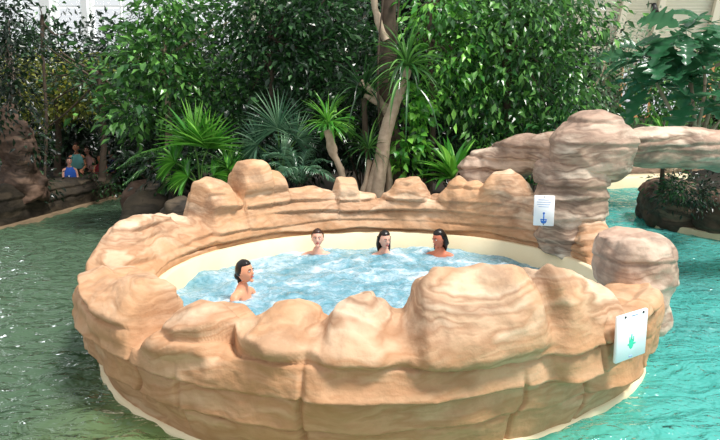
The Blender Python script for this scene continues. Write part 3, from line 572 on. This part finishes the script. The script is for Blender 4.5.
# shrubs of the understorey
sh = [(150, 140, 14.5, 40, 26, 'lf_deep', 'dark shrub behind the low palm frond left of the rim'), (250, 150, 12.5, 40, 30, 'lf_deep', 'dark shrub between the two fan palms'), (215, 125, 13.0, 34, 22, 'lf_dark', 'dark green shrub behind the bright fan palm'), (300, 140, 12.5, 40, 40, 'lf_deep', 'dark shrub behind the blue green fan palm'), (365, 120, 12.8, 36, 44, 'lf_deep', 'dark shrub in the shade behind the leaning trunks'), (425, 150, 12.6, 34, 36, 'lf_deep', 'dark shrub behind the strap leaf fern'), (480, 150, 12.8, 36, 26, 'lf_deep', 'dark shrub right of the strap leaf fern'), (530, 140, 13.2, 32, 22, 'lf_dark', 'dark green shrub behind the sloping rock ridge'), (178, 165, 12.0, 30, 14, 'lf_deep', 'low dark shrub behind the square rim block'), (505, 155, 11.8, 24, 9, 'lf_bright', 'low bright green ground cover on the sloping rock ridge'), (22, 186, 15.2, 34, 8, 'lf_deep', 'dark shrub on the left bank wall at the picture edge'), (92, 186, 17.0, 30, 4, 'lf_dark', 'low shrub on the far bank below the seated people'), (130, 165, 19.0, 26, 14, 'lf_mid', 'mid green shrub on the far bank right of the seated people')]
for k, (u, v, y, ru, rv, m, l) in enumerate(sh):
    c = at(u, v, y); t = empty('shrub', (c[0], c[1], .75), 0, l, 'shrub'); r = np.random.default_rng(300+k); b = np.array([c[0], c[1], .75])
    mb = MB(); blobs(mb, [(u, v, y, ru, rv, .5, int(ru*rv*1.15)+200)], .12, .4, r=r, roll=.6); mb.V = [q-b for q in mb.V]; mb.build('foliage', M[m], t, smooth=False)
    mb = MB()
    for j in range(5): e = c+r.normal(0, .25, 3)-b; trunk(mb, [(r.normal(0, .04), r.normal(0, .04), -.1), tuple(e*.5), tuple(e)], .02, .008, 5, 8, 0)
    mb.build('stems', M['bark_dark'], t)
# shrubs hanging under the bridge
for k, (u, v, ru, rv, m, l) in enumerate([(690, 192, 28, 12, 'lf_deep', 'dark trailing shrub on the island rock under the bridge'), (675, 186, 12, 8, 'lf_dark', 'small dark shrub at the left under the bridge')]):
    c = at(u, v, 12.4-k*.2); b = np.array([c[0], c[1], .78]); r = np.random.default_rng(400+k); t = empty('shrub', tuple(b), 0, l, 'shrub')
    mb = MB(); blobs(mb, [(u, v, 12.4-k*.2, ru, rv, .4, 900-k*400)], .09, .4, r=r); mb.V = [q-b for q in mb.V]; mb.build('foliage', M[m], t, smooth=False)

def fan(mb, hub, nrm, upd, Lf, n=34, spread=112, wd=.05, r=rng, droop=.25):
    nrm = unit(np.array(nrm, float)); upd = np.array(upd, float); upd = unit(upd-nrm*(upd@nrm)); s = np.cross(upd, nrm)
    a = np.radians(np.linspace(-spread, spread, n)); D = np.cos(a)[:, None]*upd+np.sin(a)[:, None]*s+nrm*.12+r.normal(0, .03, (n, 3))
    straps(mb, np.repeat(np.array(hub, float)[None], n, 0), D, Lf*(1-.22*np.abs(a)/2)*r.uniform(.92, 1.05, n), wd, droop, 6, .35, .35, r)
def fan_palm(label, u, v, y, fans, m, z0=.8, n=34, wd=.05, spread=112):
    """fans: (du, dv, leaf length m, normal, up)"""
    b = at(u, v, y); b[2] = z0; t = empty('fan_palm', tuple(b), 0, label, 'palm'); r = np.random.default_rng(int(u*7+v))
    for du, dv, Lf, nrm, upd in fans:
        h = at(u+du, v+dv, y-.15)-b; mb = MB(); fan(mb, h, nrm, upd, Lf, n, spread, wd, r=r); lf = mb.build('frond', M[m], t, smooth=False)
        mb = MB(); trunk(mb, [(0, 0, 0), tuple(h*np.array([.3, .3, .7])), tuple(h)], .02, .01, 6, 12, 0); mb.build('petiole', M['lf_stem'], t)
    return t
M['lf_stem'] = mat('green_stem', srgb(90, 130, 60), .5)
fan_palm('bright yellow green fan palm with upright fronds left of the tall rim block', 200, 175, 11.6, [(-6, -30, .78, (-.1, -1, .1), (-.1, 0, 1)), (8, -26, .7, (.3, -1, .1), (.15, 0, 1)), (-24, -12, .5, (-.5, -.8, .5), (-.8, 0, .5)), (28, -6, .5, (.4, -.8, .5), (.8, 0, .4)), (-12, 2, .42, (-.2, -.9, .5), (-.6, -.2, .2)), (14, 0, .42, (.2, -.8, .6), (.5, -.2, .3))], 'lf_bright', n=30, wd=.085, spread=84)
fan_palm('blue green spiky fan palm in front of the dark shrubs', 280, 165, 11.7, [(-2, -36, .74, (-.1, -1, .2), (-.2, 0, 1)), (16, -24, .55, (.5, -.9, .2), (.6, 0, .8)), (-22, -20, .55, (-.5, -.9, .3), (-.9, 0, .4)), (4, -8, .5, (.1, -.8, .6), (.1, -.4, .5)), (-16, -2, .45, (-.4, -.8, .6), (-.8, -.3, .2))], 'lf_blue')

def frond(mb, pts, lf, n=34, wd=.022, r=rng, up=.15):
    p = rs(pts, n); T_ = unit(np.gradient(p, axis=0)); S = unit(np.cross(T_, [0, 0, 1.])); t = np.linspace(0, 1, n)
    Ls = lf*np.sin(np.pi*np.clip(.12+.86*t, 0, 1))**.7
    for sg in (-1, 1): straps(mb, p, S*sg+T_*.75+np.array([0, 0, up])+r.normal(0, .08, (n, 3)), Ls, wd, .7, 4, .4, .3, r)
    mb.tube(p, np.linspace(.012, .004, n), 5)
def frond_palm(label, name, u, v, y, ends, lf, m, z0=.8, cat='palm', wd=.022):
    b = at(u, v, y); r = np.random.default_rng(int(u*3+v)); b0 = b.copy(); b0[2] = min(z0, b[2]); t = empty(name, tuple(b0), 0, label, cat)
    for du, dv, dy in ends:
        e = at(u+du, v+dv, y+dy); m_ = (b+e)/2+np.array([0, 0, .3*np.linalg.norm(e-b)]); mb = MB(); frond(mb, [b-b0, m_-b0, e-b0], lf, r=r, wd=wd); mb.build('frond', M[m], t, smooth=False)
    mb = MB(); trunk(mb, [(0, 0, -.05), tuple((b-b0)*.5+np.array([0, 0, .02])), tuple(b-b0+np.array([0, 0, .06]))], .05, .04, 8, 8); mb.build('stem', M['bark_dark'], t)
frond_palm('feathery palm with long fronds reaching left over the channel', 'feather_palm', 190, 182, 12.2, [(-72, -14, .2), (-66, 2, -.1), (-50, -26, .3), (-30, 10, -.4), (-24, -34, 0), (10, -30, .2), (24, -10, -.3)], .34, 'lf_mid')
frond_palm('fine leaved feather palm right behind the rim left of the leaning trunks', 'feather_palm', 300, 185, 11.2, [(-46, -14, -.1), (-36, -30, .2), (-16, -38, .2), (10, -36, .2), (30, -24, .1), (36, -4, -.2), (-50, 4, -.2), (-20, -10, -.5), (16, -12, -.5)], .26, 'lf_blue', wd=.016)
frond_palm('small feather palm on the bank at far left', 'feather_palm', 150, 172, 15, [(-46, 0, 0), (-30, -16, .2), (-40, 10, -.3), (10, -16, 0)], .3, 'lf_dark')

def rosette(mb, c, n, Lf, wd, r, el=(-.3, 1.2), droop=.9, seg=8, taper=.3):
    a = r.uniform(0, 2*np.pi, n); e = r.uniform(el[0], el[1], n); D = np.stack([np.cos(a)*np.cos(e), np.sin(a)*np.cos(e), np.sin(e)], -1)
    straps(mb, np.repeat(np.array(c, float)[None], n, 0)+D*.03, D, Lf*r.uniform(.7, 1.15, n), wd, droop*r.uniform(.6, 1.4, n), seg, taper, .2, r)
# big dracaena with several leaning trunks
Y = 11.3; b = at(378, 195, Y); b[2] = .75
t = empty('dracaena', tuple(b), 0, 'tall dracaena with pale leaning trunk and drooping strap leaves behind the rim', 'dracaena'); r = np.random.default_rng(5)
mb = MB(); trunk(mb, [at(375, 205, Y)-b, at(381, 165, Y)-b, at(387, 128, Y)-b, at(397, 98, Y)-b, at(407, 68, Y)-b], .125, .085, 14, 40, .012); mb.build('trunk', M['bark'], t)
mb = MB(); trunk(mb, [at(368, 205, Y)-b, at(372, 180, Y)-b, at(380, 150, Y)-b, at(384, 130, Y)-b], .075, .06, 12, 30, .01); mb.build('trunk', M['bark'], t)
mb = MB(); trunk(mb, [at(388, 205, Y+.15)-b, at(389, 180, Y+.15)-b, at(385, 150, Y+.1)-b, at(386, 128, Y)-b], .06, .06, 12, 30, .01); mb.build('trunk', M['bark'], t)
mb = MB(); rosette(mb, at(407, 66, Y)-b, 75, .85, .05, r, (-.4, 1.4), .9); mb.build('leaf_crown', M['lf_mid'], t, smooth=False)
mb = MB(); rosette(mb, at(410, 82, Y-.2)-b, 20, 1.2, .045, r, (-.5, .6), 1.5, 12); mb.build('drooping_leaves', M['lf_mid'], t, smooth=False)
b2 = at(362, 195, Y); b2[2] = .75; t = empty('dracaena', tuple(b2), 0, 'small green dracaena rosette low between the leaning trunks', 'dracaena')
mb = MB(); trunk(mb, [at(360, 202, Y)-b2, at(366, 180, Y)-b2, at(370, 160, Y)-b2], .05, .04, 10, 16, .015); mb.build('trunk', M['bark'], t)
mb = MB(); rosette(mb, at(368, 150, Y)-b2, 60, .5, .028, r, (-.2, 1.4), .8); mb.build('leaf_crown', M['lf_mid'], t, smooth=False)
b2 = at(345, 190, Y); b2[2] = .75; t = empty('dracaena', tuple(b2), 0, 'bright green dracaena rosette on a short pale trunk left of the leaning trunks', 'dracaena')
mb = MB(); trunk(mb, [at(347, 200, Y)-b2, at(341, 172, Y)-b2, at(331, 145, Y)-b2, at(327, 130, Y)-b2], .07, .065, 12, 24, .025); mb.build('trunk', M['bark'], t)
mb = MB(); rosette(mb, at(328, 124, Y)-b2, 80, .55, .035, r, (-.3, 1.4), .7); mb.build('leaf_crown', M['lf_bright'], t, smooth=False)
b2 = at(392, 195, 12.1); b2[2] = .75; t = empty('tree', tuple(b2), 0, 'thick brown tree trunk with vines rising behind the dracaena', 'tree')
mb = MB(); trunk(mb, [at(394, 205, 12)-b2, at(392, 150, 12.1)-b2, at(386, 100, 12.1)-b2, at(387, 50, 12.1)-b2, at(389, -15, 12.1)-b2], .17, .13, 14, 50, .03); mb.build('trunk', M['bark_dark'], t)
for q in ([(390, 120), (376, 95), (360, 82)], [(388, 108), (374, 100), (364, 96)], [(386, 40), (378, 20), (372, -10)]):
    mb = MB(); trunk(mb, [at(u, v, 11.9)-b2 for u, v in q], .07, .05, 10, 16, .02); mb.build('branch', M['bark'], t)
for q in ([(399, 200), (404, 120), (396, 60), (400, -10)], [(384, 190), (380, 140), (378, 60), (384, -10)]):
    mb = MB(); trunk(mb, [at(u, v, 11.8)-b2 for u, v in q], .02, .014, 6, 30, .01); mb.build('vine', M['bark_dark'], t)
b2 = at(412, 180, 11.5); b2[2] = .75; t = empty('climbing_vine', tuple(b2), 0, 'bright green heart leaved climber hanging right of the leaning trunk', 'climber')
mb = MB(); blobs(mb, [(412, 110, 11.5, 13, 30, .15, 190), (408, 145, 11.4, 14, 20, .15, 130), (345, 122, 11.9, 14, 10, .2, 60)], .16, .75, 6, r=r, spread=.7, droop=1.0); mb.V = [q-b2 for q in mb.V]; mb.build('foliage', M['lf_bright'], t, smooth=False)
mb = MB(); trunk(mb, [(0, 0, 0), at(414, 130, 11.55)-b2, at(410, 85, 11.55)-b2], .012, .008, 6, 20, 0); mb.build('stem', M['lf_stem'], t)
def nest(label, u, v, y, n, Lf, wd, m, name='birds_nest_fern', el=(.2, 1.35), cat='fern', z=.8):
    b = at(u, v, y); r = np.random.default_rng(int(u)); z0 = min(z, b[2]); b0 = b.copy(); b0[2] = z0
    t = empty(name, tuple(b0), 0, label, cat); mb = MB(); rosette(mb, b-b0, n, Lf, wd, r, el, .55, 8, .45); mb.build('leaf_crown', M[m], t, smooth=False)
    mb = MB(); trunk(mb, [(0, 0, -.08), (0, 0, (b-b0)[2]*.5), (0, 0, (b-b0)[2]+.04)], .05, .035, 8, 8); mb.build('stem', M['bark_dark'], t)
nest('bright green birds nest fern with broad strap leaves behind the rim', 453, 180, 11.2, 60, .74, .1, 'lf_bright')
nest('dark strap leaved plant left of the birds nest fern', 425, 178, 11.5, 30, .55, .06, 'lf_dark')
nest('grassy dark plant behind the tall left rim block', 232, 172, 11.6, 50, .55, .03, 'lf_mid', 'grass_clump', (.3, 1.4), 'plant')
nest('small grassy plant on the rock spur beside the pillar', 530, 186, 10.0, 24, .16, .02, 'lf_mid', 'grass_clump', (.3, 1.4), 'plant', 1.2)
nest('small yucca with bright spiky leaves above the rock bridge', 665, 138, 12.5, 46, .5, .045, 'lf_bright', 'yucca', (-.1, 1.3), 'yucca')
nest('agave like rosette left of the thin leaved tree above the shore', 617, 128, 16, 30, .6, .06, 'lf_pale', 'yucca', (0, 1.3), 'yucca')
# big leaved plant at right
Y = 11.6; b = at(695, 150, Y); b[2] = .8; t = empty('large_leaf_shrub', tuple(b), 0, 'tall shrub with large lobed glossy leaves and thin stems at the right edge', 'shrub'); r = np.random.default_rng(9)
def bigleaf(mb, p, d, Lf, r):
    d = unit(np.array(d, float)); S = unit(np.cross(d, np.array([0, 0, 1.])+r.normal(0, .25, 3))); U = np.cross(S, d)
    n = 22; s = np.linspace(0, 1, n); w = .30*np.sin(np.pi*np.clip(s*.92+.06, 0, 1))**.8*(1+.32*np.sign(np.sin(s*np.pi*9))*np.where(s > .12, 1, 0))
    w[-1] = .005
    c = np.array(p)+d*(s*Lf)[:, None]-np.array([0, 0, 1.])*(.28*Lf*s**2)[:, None]
    rows = [c+S*(w*Lf*q)[:, None]+U*(np.abs(q)*.10*Lf*np.sin(np.pi*s)+.0)[:, None]+d*(abs(q)*.06*Lf) for q in (-1, -.5, 0, .5, 1)]
    mb.grid(np.stack(rows, 1))
stems = [[(696, 150), (694, 110), (688, 60), (686, 35)], [(692, 150), (676, 120), (655, 80), (652, 60)], [(700, 150), (708, 115), (722, 80), (728, 50)], [(690, 150), (700, 120), (705, 80), (700, 50)], [(698, 150), (716, 125), (735, 108)]]
for st in stems:
    mb = MB(); trunk(mb, [at(u, v, Y+r.normal(0, .15) if v < 140 else Y)-b for u, v in st], .035, .02, 8, 24, .008); mb.build('stem', M['bark'], t)
for cu, cv, k in ((686, 30, 9), (652, 60, 9), (728, 50, 8), (700, 52, 8), (735, 108, 6), (668, 45, 7), (712, 22, 7), (640, 58, 6), (672, 78, 7), (716, 82, 7), (650, 84, 5), (695, 100, 4)):
    for j in range(k):
        a = 2*np.pi*(j+r.random()*.5)/k; p = at(cu, cv, Y+r.uniform(-.4, .3))-b; d = np.array([np.cos(a), np.sin(a)*.8, r.uniform(-.75, .5)])
        mb = MB(); q = p+d*.12; mb.tube([p, (p+q)/2, q], .007, 5); bigleaf(mb, q, d, r.uniform(.42, .72), r); mb.build('leaf', M['lf_big'], t)
# rock outcrop at the far left edge
o, _ = lathe_rock('rock_outcrop', at(2, 150, 14.0)[0], 14.6, [(.4, 0, 0, .4, .4), (.5, 0, 0, .5, .4), (.95, .05, 0, .42, .4), (1.35, .1, 0, .42, .4), (1.7, -.02, 0, .36, .36), (2.1, -.1, 0, .22, .22), (2.4, -.12, 0, .1, .1), (2.45, -.12, 0, 0, 0)], M['rock_dark'], sd=120, a=.09); tag(o, 'twisted grey brown rock outcrop at the far left edge', 'rock')

b2 = at(362, 110, 11.9); b2[2] = .75; t = empty('pandanus', tuple(b2), 0, 'pandanus with long arching strap leaves left of the thick brown trunk', 'pandanus'); r = np.random.default_rng(15)
mb = MB(); trunk(mb, [at(372, 190, 11.9)-b2, at(366, 140, 11.9)-b2, at(364, 98, 11.9)-b2], .05, .05, 10, 20, .01); mb.build('trunk', M['bark_dark'], t)
mb = MB(); rosette(mb, at(364, 92, 11.9)-b2, 46, 1.0, .04, r, (-.1, 1.3), 1.0, 10); mb.build('leaf_crown', M['lf_dark'], t, smooth=False)
# ---------------------------------------------------------------- people
def skin_mat(name, c, red):
    m = mat(name, c, .45, .35); t, N, L, b = NT(m); g = N.new('ShaderNodeNewGeometry'); n = tex(N, L, 'Noise', 7, g.outputs['Position'], Detail=3.0)
    L.new(mixc(N, L, n.outputs[0], c, red), b.inputs['Base Color']); b.inputs['Subsurface Weight'].default_value = .08; b.inputs['Subsurface Radius'].default_value = (.02, .008, .004); return m
M['skin'] = skin_mat('skin', srgb(240, 190, 168), srgb(230, 164, 144)); M['skin_tan'] = skin_mat('tanned_skin', srgb(220, 136, 104), srgb(200, 110, 84)); M['skin_warm'] = skin_mat('warm_skin', srgb(238, 166, 130), srgb(226, 146, 112))
M['hair_black'] = mat('dark_wet_hair', srgb(24, 18, 16), .3); M['hair_brown'] = mat('brown_hair', srgb(58, 34, 24), .35)
M['lip'] = mat('lips', srgb(176, 72, 70), .4); M['eye_w'] = mat('eye_white', srgb(230, 226, 220), .25); M['iris'] = mat('dark_iris', srgb(34, 22, 16), .2)
def cloth(name, *c): M[name] = mat(name, srgb(*c), .8)
cloth('navy', 30, 40, 80); cloth('cloth_blue', 50, 100, 200); cloth('cloth_red', 150, 40, 50); cloth('cloth_teal', 120, 190, 190); cloth('cloth_pink', 226, 176, 170); cloth('cloth_violet', 120, 120, 190); cloth('swim_dark', 50, 50, 70)
def person(loc, rz, label, skin='skin', hair='hair_black', style='short', head=(0, 0), s=1.0, arms=None, shirt=None, vox=.0085, group=None):
    """seated figure facing local -y, seat contact at z = 0; head = (yaw, pitch) in degrees"""
    t = empty('person', loc, rz, label, 'person', group); t.scale = (s, s, s)
    arms = arms or [[(.17, 0, .485), (.21, -.07, .24), (.13, -.26, .16)], [(-.17, 0, .485), (-.21, -.07, .24), (-.13, -.26, .16)]]
    V = [(0, 0, .11), (0, .01, .24), (0, .01, .39), (0, .01, .50), (0, -.005, .56), (0, -.015, .63)]; R = [.125, .105, .118, .085, .058, .056]; E = [(0, 1), (1, 2), (2, 3), (3, 4), (4, 5)]
    def chain(root, pts, rad):
        k = root
        for p, r in zip(pts, rad): V.append(p); R.append(r); E.append((k, len(V)-1)); k = len(V)-1
        return k
    for a in arms:
        sx = 1 if a[0][0] > 0 else -1; A, B_, Cc = map(np.array, a)
        chain(3, [tuple(A*[.55, 1, 1.02]), a[0], tuple((A+B_)/2), a[1], tuple((B_+Cc)/2), a[2]], [.06, .056, .045, .037, .034, .025])
    for sx in (1, -1): chain(0, [(sx*.09, -.03, .10), (sx*.1, -.22, .1), (sx*.11, -.43, .11), (sx*.11, -.44, -.1), (sx*.11, -.42, -.32), (sx*.11, -.52, -.36)], [.088, .08, .055, .052, .034, .03])
    me = bpy.data.meshes.new('tmp'); me.from_pydata(V, E, []); o = bpy.data.objects.new('tmp', me); C.objects.link(o)
    md = o.modifiers.new('s', 'SKIN'); 
    for k, sv in enumerate(me.skin_vertices[0].data): sv.radius = (R[k], R[k]*(.8 if k in (1, 2) else 1)); sv.use_root = (k == 0)
    o.modifiers.new('u', 'SUBSURF').levels = 2
    dg = bpy.context.evaluated_depsgraph_get(); body = bpy.data.meshes.new_from_object(o.evaluated_get(dg)); bpy.data.objects.remove(o)
    Rh = Matrix.Rotation(R_(head[0]), 3, 'Z') @ Matrix.Rotation(R_(head[1]), 3, 'X'); hc = np.array([0, -.03, .735])+np.array(Rh @ Vector((0, -.012, 0)))
    def hp(x, y, z): return hc+np.array(Rh @ Vector((x, y, z)))
    def hfn(G):
        x, y, z = G[..., 0].copy(), G[..., 1].copy(), G[..., 2].copy()
        low = np.clip(-z, 0, 1); x = x*(1-.32*low**1.3); y = np.where(y < 0, y*(1+.02*low), y*(1-.35*low)); x = x*(1-.08*np.clip(-y, 0, 1))
        y = y+.10*np.exp(-((np.abs(x)-.36)**2+(z-.02)**2)/.03)*(y < 0)
        return np.stack([x, y, z], -1)
    rhm = np.array(Rh); mb = MB(); hr = (.077, .096, .118); mb.ell(hc, hr, 40, 26, hfn, rhm)
    mb.ell(hp(0, -.096, -.012), (.013, .02, .024), 12, 8, None, rhm); mb.ell(hp(0, -.088, .02), (.009, .014, .02), 10, 6, None, rhm)
    mb.ell(hp(0, -.082, -.092), (.026, .018, .02), 12, 8, None, rhm)
    for sx in (1, -1): mb.ell(hp(sx*.075, .01, -.01), (.011, .02, .03), 12, 8, None, rhm)
    for a in arms:   # hands: palm, thumb and four bent fingers
        A, B_, Cc = map(np.array, a); dr = (Cc-B_)/np.linalg.norm(Cc-B_); sd = np.cross(dr, [0, 0, 1]); sd = sd/np.linalg.norm(sd); sx = 1 if A[0] > 0 else -1
        mb.tube([Cc, Cc+dr*.05, Cc+dr*.085], [.026, .034, .03], 10)
        for q, ln in enumerate((.062, .072, .067, .052)): st_ = Cc+dr*.075+sd*(q-1.5)*.02*sx; mb.tube([st_, st_+dr*ln*.6+[0, 0, -.008], st_+dr*ln+[0, 0, -.026]], [.0095, .009, .007], 8)
        st_ = Cc+dr*.03-sd*.026*sx; mb.tube([st_, st_+dr*.03-sd*.022*sx, st_+dr*.056-sd*.03*sx], [.012, .010, .008], 8)
    hm = mb.build('tmp2', None); bo = bpy.data.objects.new('tmp3', body); C.objects.link(bo)
    import bmesh; bm = bmesh.new(); bm.from_mesh(hm.data); bm.from_mesh(bo.data); m2 = bpy.data.meshes.new('j'); bm.to_mesh(m2); bm.free()
    bpy.data.objects.remove(hm); bpy.data.objects.remove(bo); jo = bpy.data.objects.new('tmp4', m2); C.objects.link(jo)
    rm = jo.modifiers.new('r', 'REMESH'); rm.mode = 'VOXEL'; rm.voxel_size = vox; rm.use_smooth_shade = True
    sm = jo.modifiers.new('m', 'SMOOTH'); sm.iterations = 2; sm.factor = .5
    dg = bpy.context.evaluated_depsgraph_get(); fin = bpy.data.meshes.new_from_object(jo.evaluated_get(dg)); bpy.data.objects.remove(jo); fin.materials.clear()
    link('body', fin, M[skin], t)
    for sx in (1, -1):
        e = MB(); e.ell(hp(sx*.029, -.083, .012), (.0125, .008, .0075), 12, 8, None, rhm); e.build('eye', M['eye_w'], t)
        e = MB(); e.ell(hp(sx*.029, -.089, .012), (.006, .004, .0062), 10, 6, None, rhm); e.build('iris', M['iris'], t)
        e = MB(); e.tube([hp(sx*.012, -.093, .03), hp(sx*.03, -.093, .036), hp(sx*.048, -.082, .03)], .0042, 6); e.build('eyebrow', M[hair], t)
    e = MB(); e.ell(hp(0, -.094, -.052), (.024, .008, .007), 14, 8, None, rhm); e.build('mouth', M['lip'], t)
    def hair_fn(G):
        x, y, z = G[..., 0], G[..., 1], G[..., 2]
        face = np.clip((-y-.05)/.3, 0, 1)*np.clip((.62-z)/.18, 0, 1); side = np.clip((-z-(.05 if style == 'short' else .35))/.2, 0, 1); k = np.maximum(face, side)
        n = 1+.03*noise(G, 6, 4); return G*(n*(1-.26*k))[..., None]
    e = MB(); e.ell(hp(0, .008, .012), (.087, .105, .122), 44, 30, hair_fn, rhm); hr_o = e.build('hair', M[hair], t)
    if style == 'bun':
        e = MB(); e.ell(hp(0, .105, -.05), (.035, .035, .045), 18, 12, None, rhm); e.ell(hp(0, .085, -.1), (.022, .024, .05), 14, 10, None, rhm); e.build('hair_bun', M[hair], hr_o)
    if style == 'long':
        e = MB()
        for x, y in ((-.075, .02), (-.06, .06), (-.02, .085), (.02, .085), (.06, .06), (.075, .02)): e.tube([hp(x, y, .03), hp(x*1.05, y+.01, -.08), np.array([x*1.0, .045+y*.3, .6]), np.array([x*.9, .06, .54])], [.026, .028, .022, .01], 10)
        e.build('hair_strands', M[hair], hr_o)
    e = MB(); e.ell((0, .005, .2 if shirt is None else .30), (.185, .145, .19) if shirt is None else (.2, .145, .29), 26, 18); e.build('swimsuit' if shirt is None else 'shirt', M[shirt or 'swim_dark'], t)
    return t
WZ = .425
def bather(u, v, y, rz, label, sink=.46, **k):
    p = at(u, v, y); return person((p[0], y, WZ-sink), R_(rz), label, **k)
out_arms = [[(.17, 0, .485), (.34, .06, .40), (.5, .12, .36)], [(-.17, 0, .485), (-.34, .06, .40), (-.5, .12, .36)]]
bather(242, 285, 7.25, 68, 'woman with dark bun seen in profile, nearest bather at the left of the tub', skin='skin_warm', style='bun', head=(-6, -4), sink=.44)
bather(318, 250, 9.32, -4, 'smiling short haired person sitting against the far left part of the tub rim', skin='skin', hair='hair_brown', style='short', head=(6, 0), sink=.49, arms=[[(.17, 0, .485), (.26, -.02, .25), (.2, -.2, .2)], [(-.17, 0, .485), (-.3, -.04, .38), (-.36, -.14, .26)]])
bather(384, 246, 9.38, 4, 'dark long haired woman low in the water against the middle of the far rim', skin='skin', style='long', head=(20, 8), sink=.52)
bather(440, 246, 9.3, -14, 'tanned dark haired woman looking left against the far right part of the tub rim', skin='skin_tan', style='long', head=(-42, 14), sink=.49)
# people sitting on the far left bank among the plants
for u, v, y, rz, s, sk, sh_, st_, l in ((76, 147, 18.6, 20, 1.0, 'skin_warm', 'cloth_teal', 'short', 'person in a pale teal top sitting upright at the back of the far bank group'), (69, 161, 17.0, 30, .8, 'skin', 'cloth_blue', 'short', 'child wrapped in bright blue sitting lowest on the far bank'),
    (88, 150, 18.9, -10, .95, 'skin', 'cloth_pink', 'long', 'person in a pink top sitting behind the slim trunk on the far bank'), (100, 158, 18.4, 10, .8, 'skin_warm', 'cloth_red', 'short', 'child in dark red sitting on the far bank beside the person in violet'), (112, 153, 18.8, -20, .9, 'skin', 'cloth_violet', 'short', 'person in a violet blue top sitting at the right end of the far bank group')):
    p = at(u, v, y); person((p[0], y, p[2]-.745*s), R_(rz), l, skin=sk, hair='hair_brown', style=st_, shirt=sh_, s=s, vox=.016)
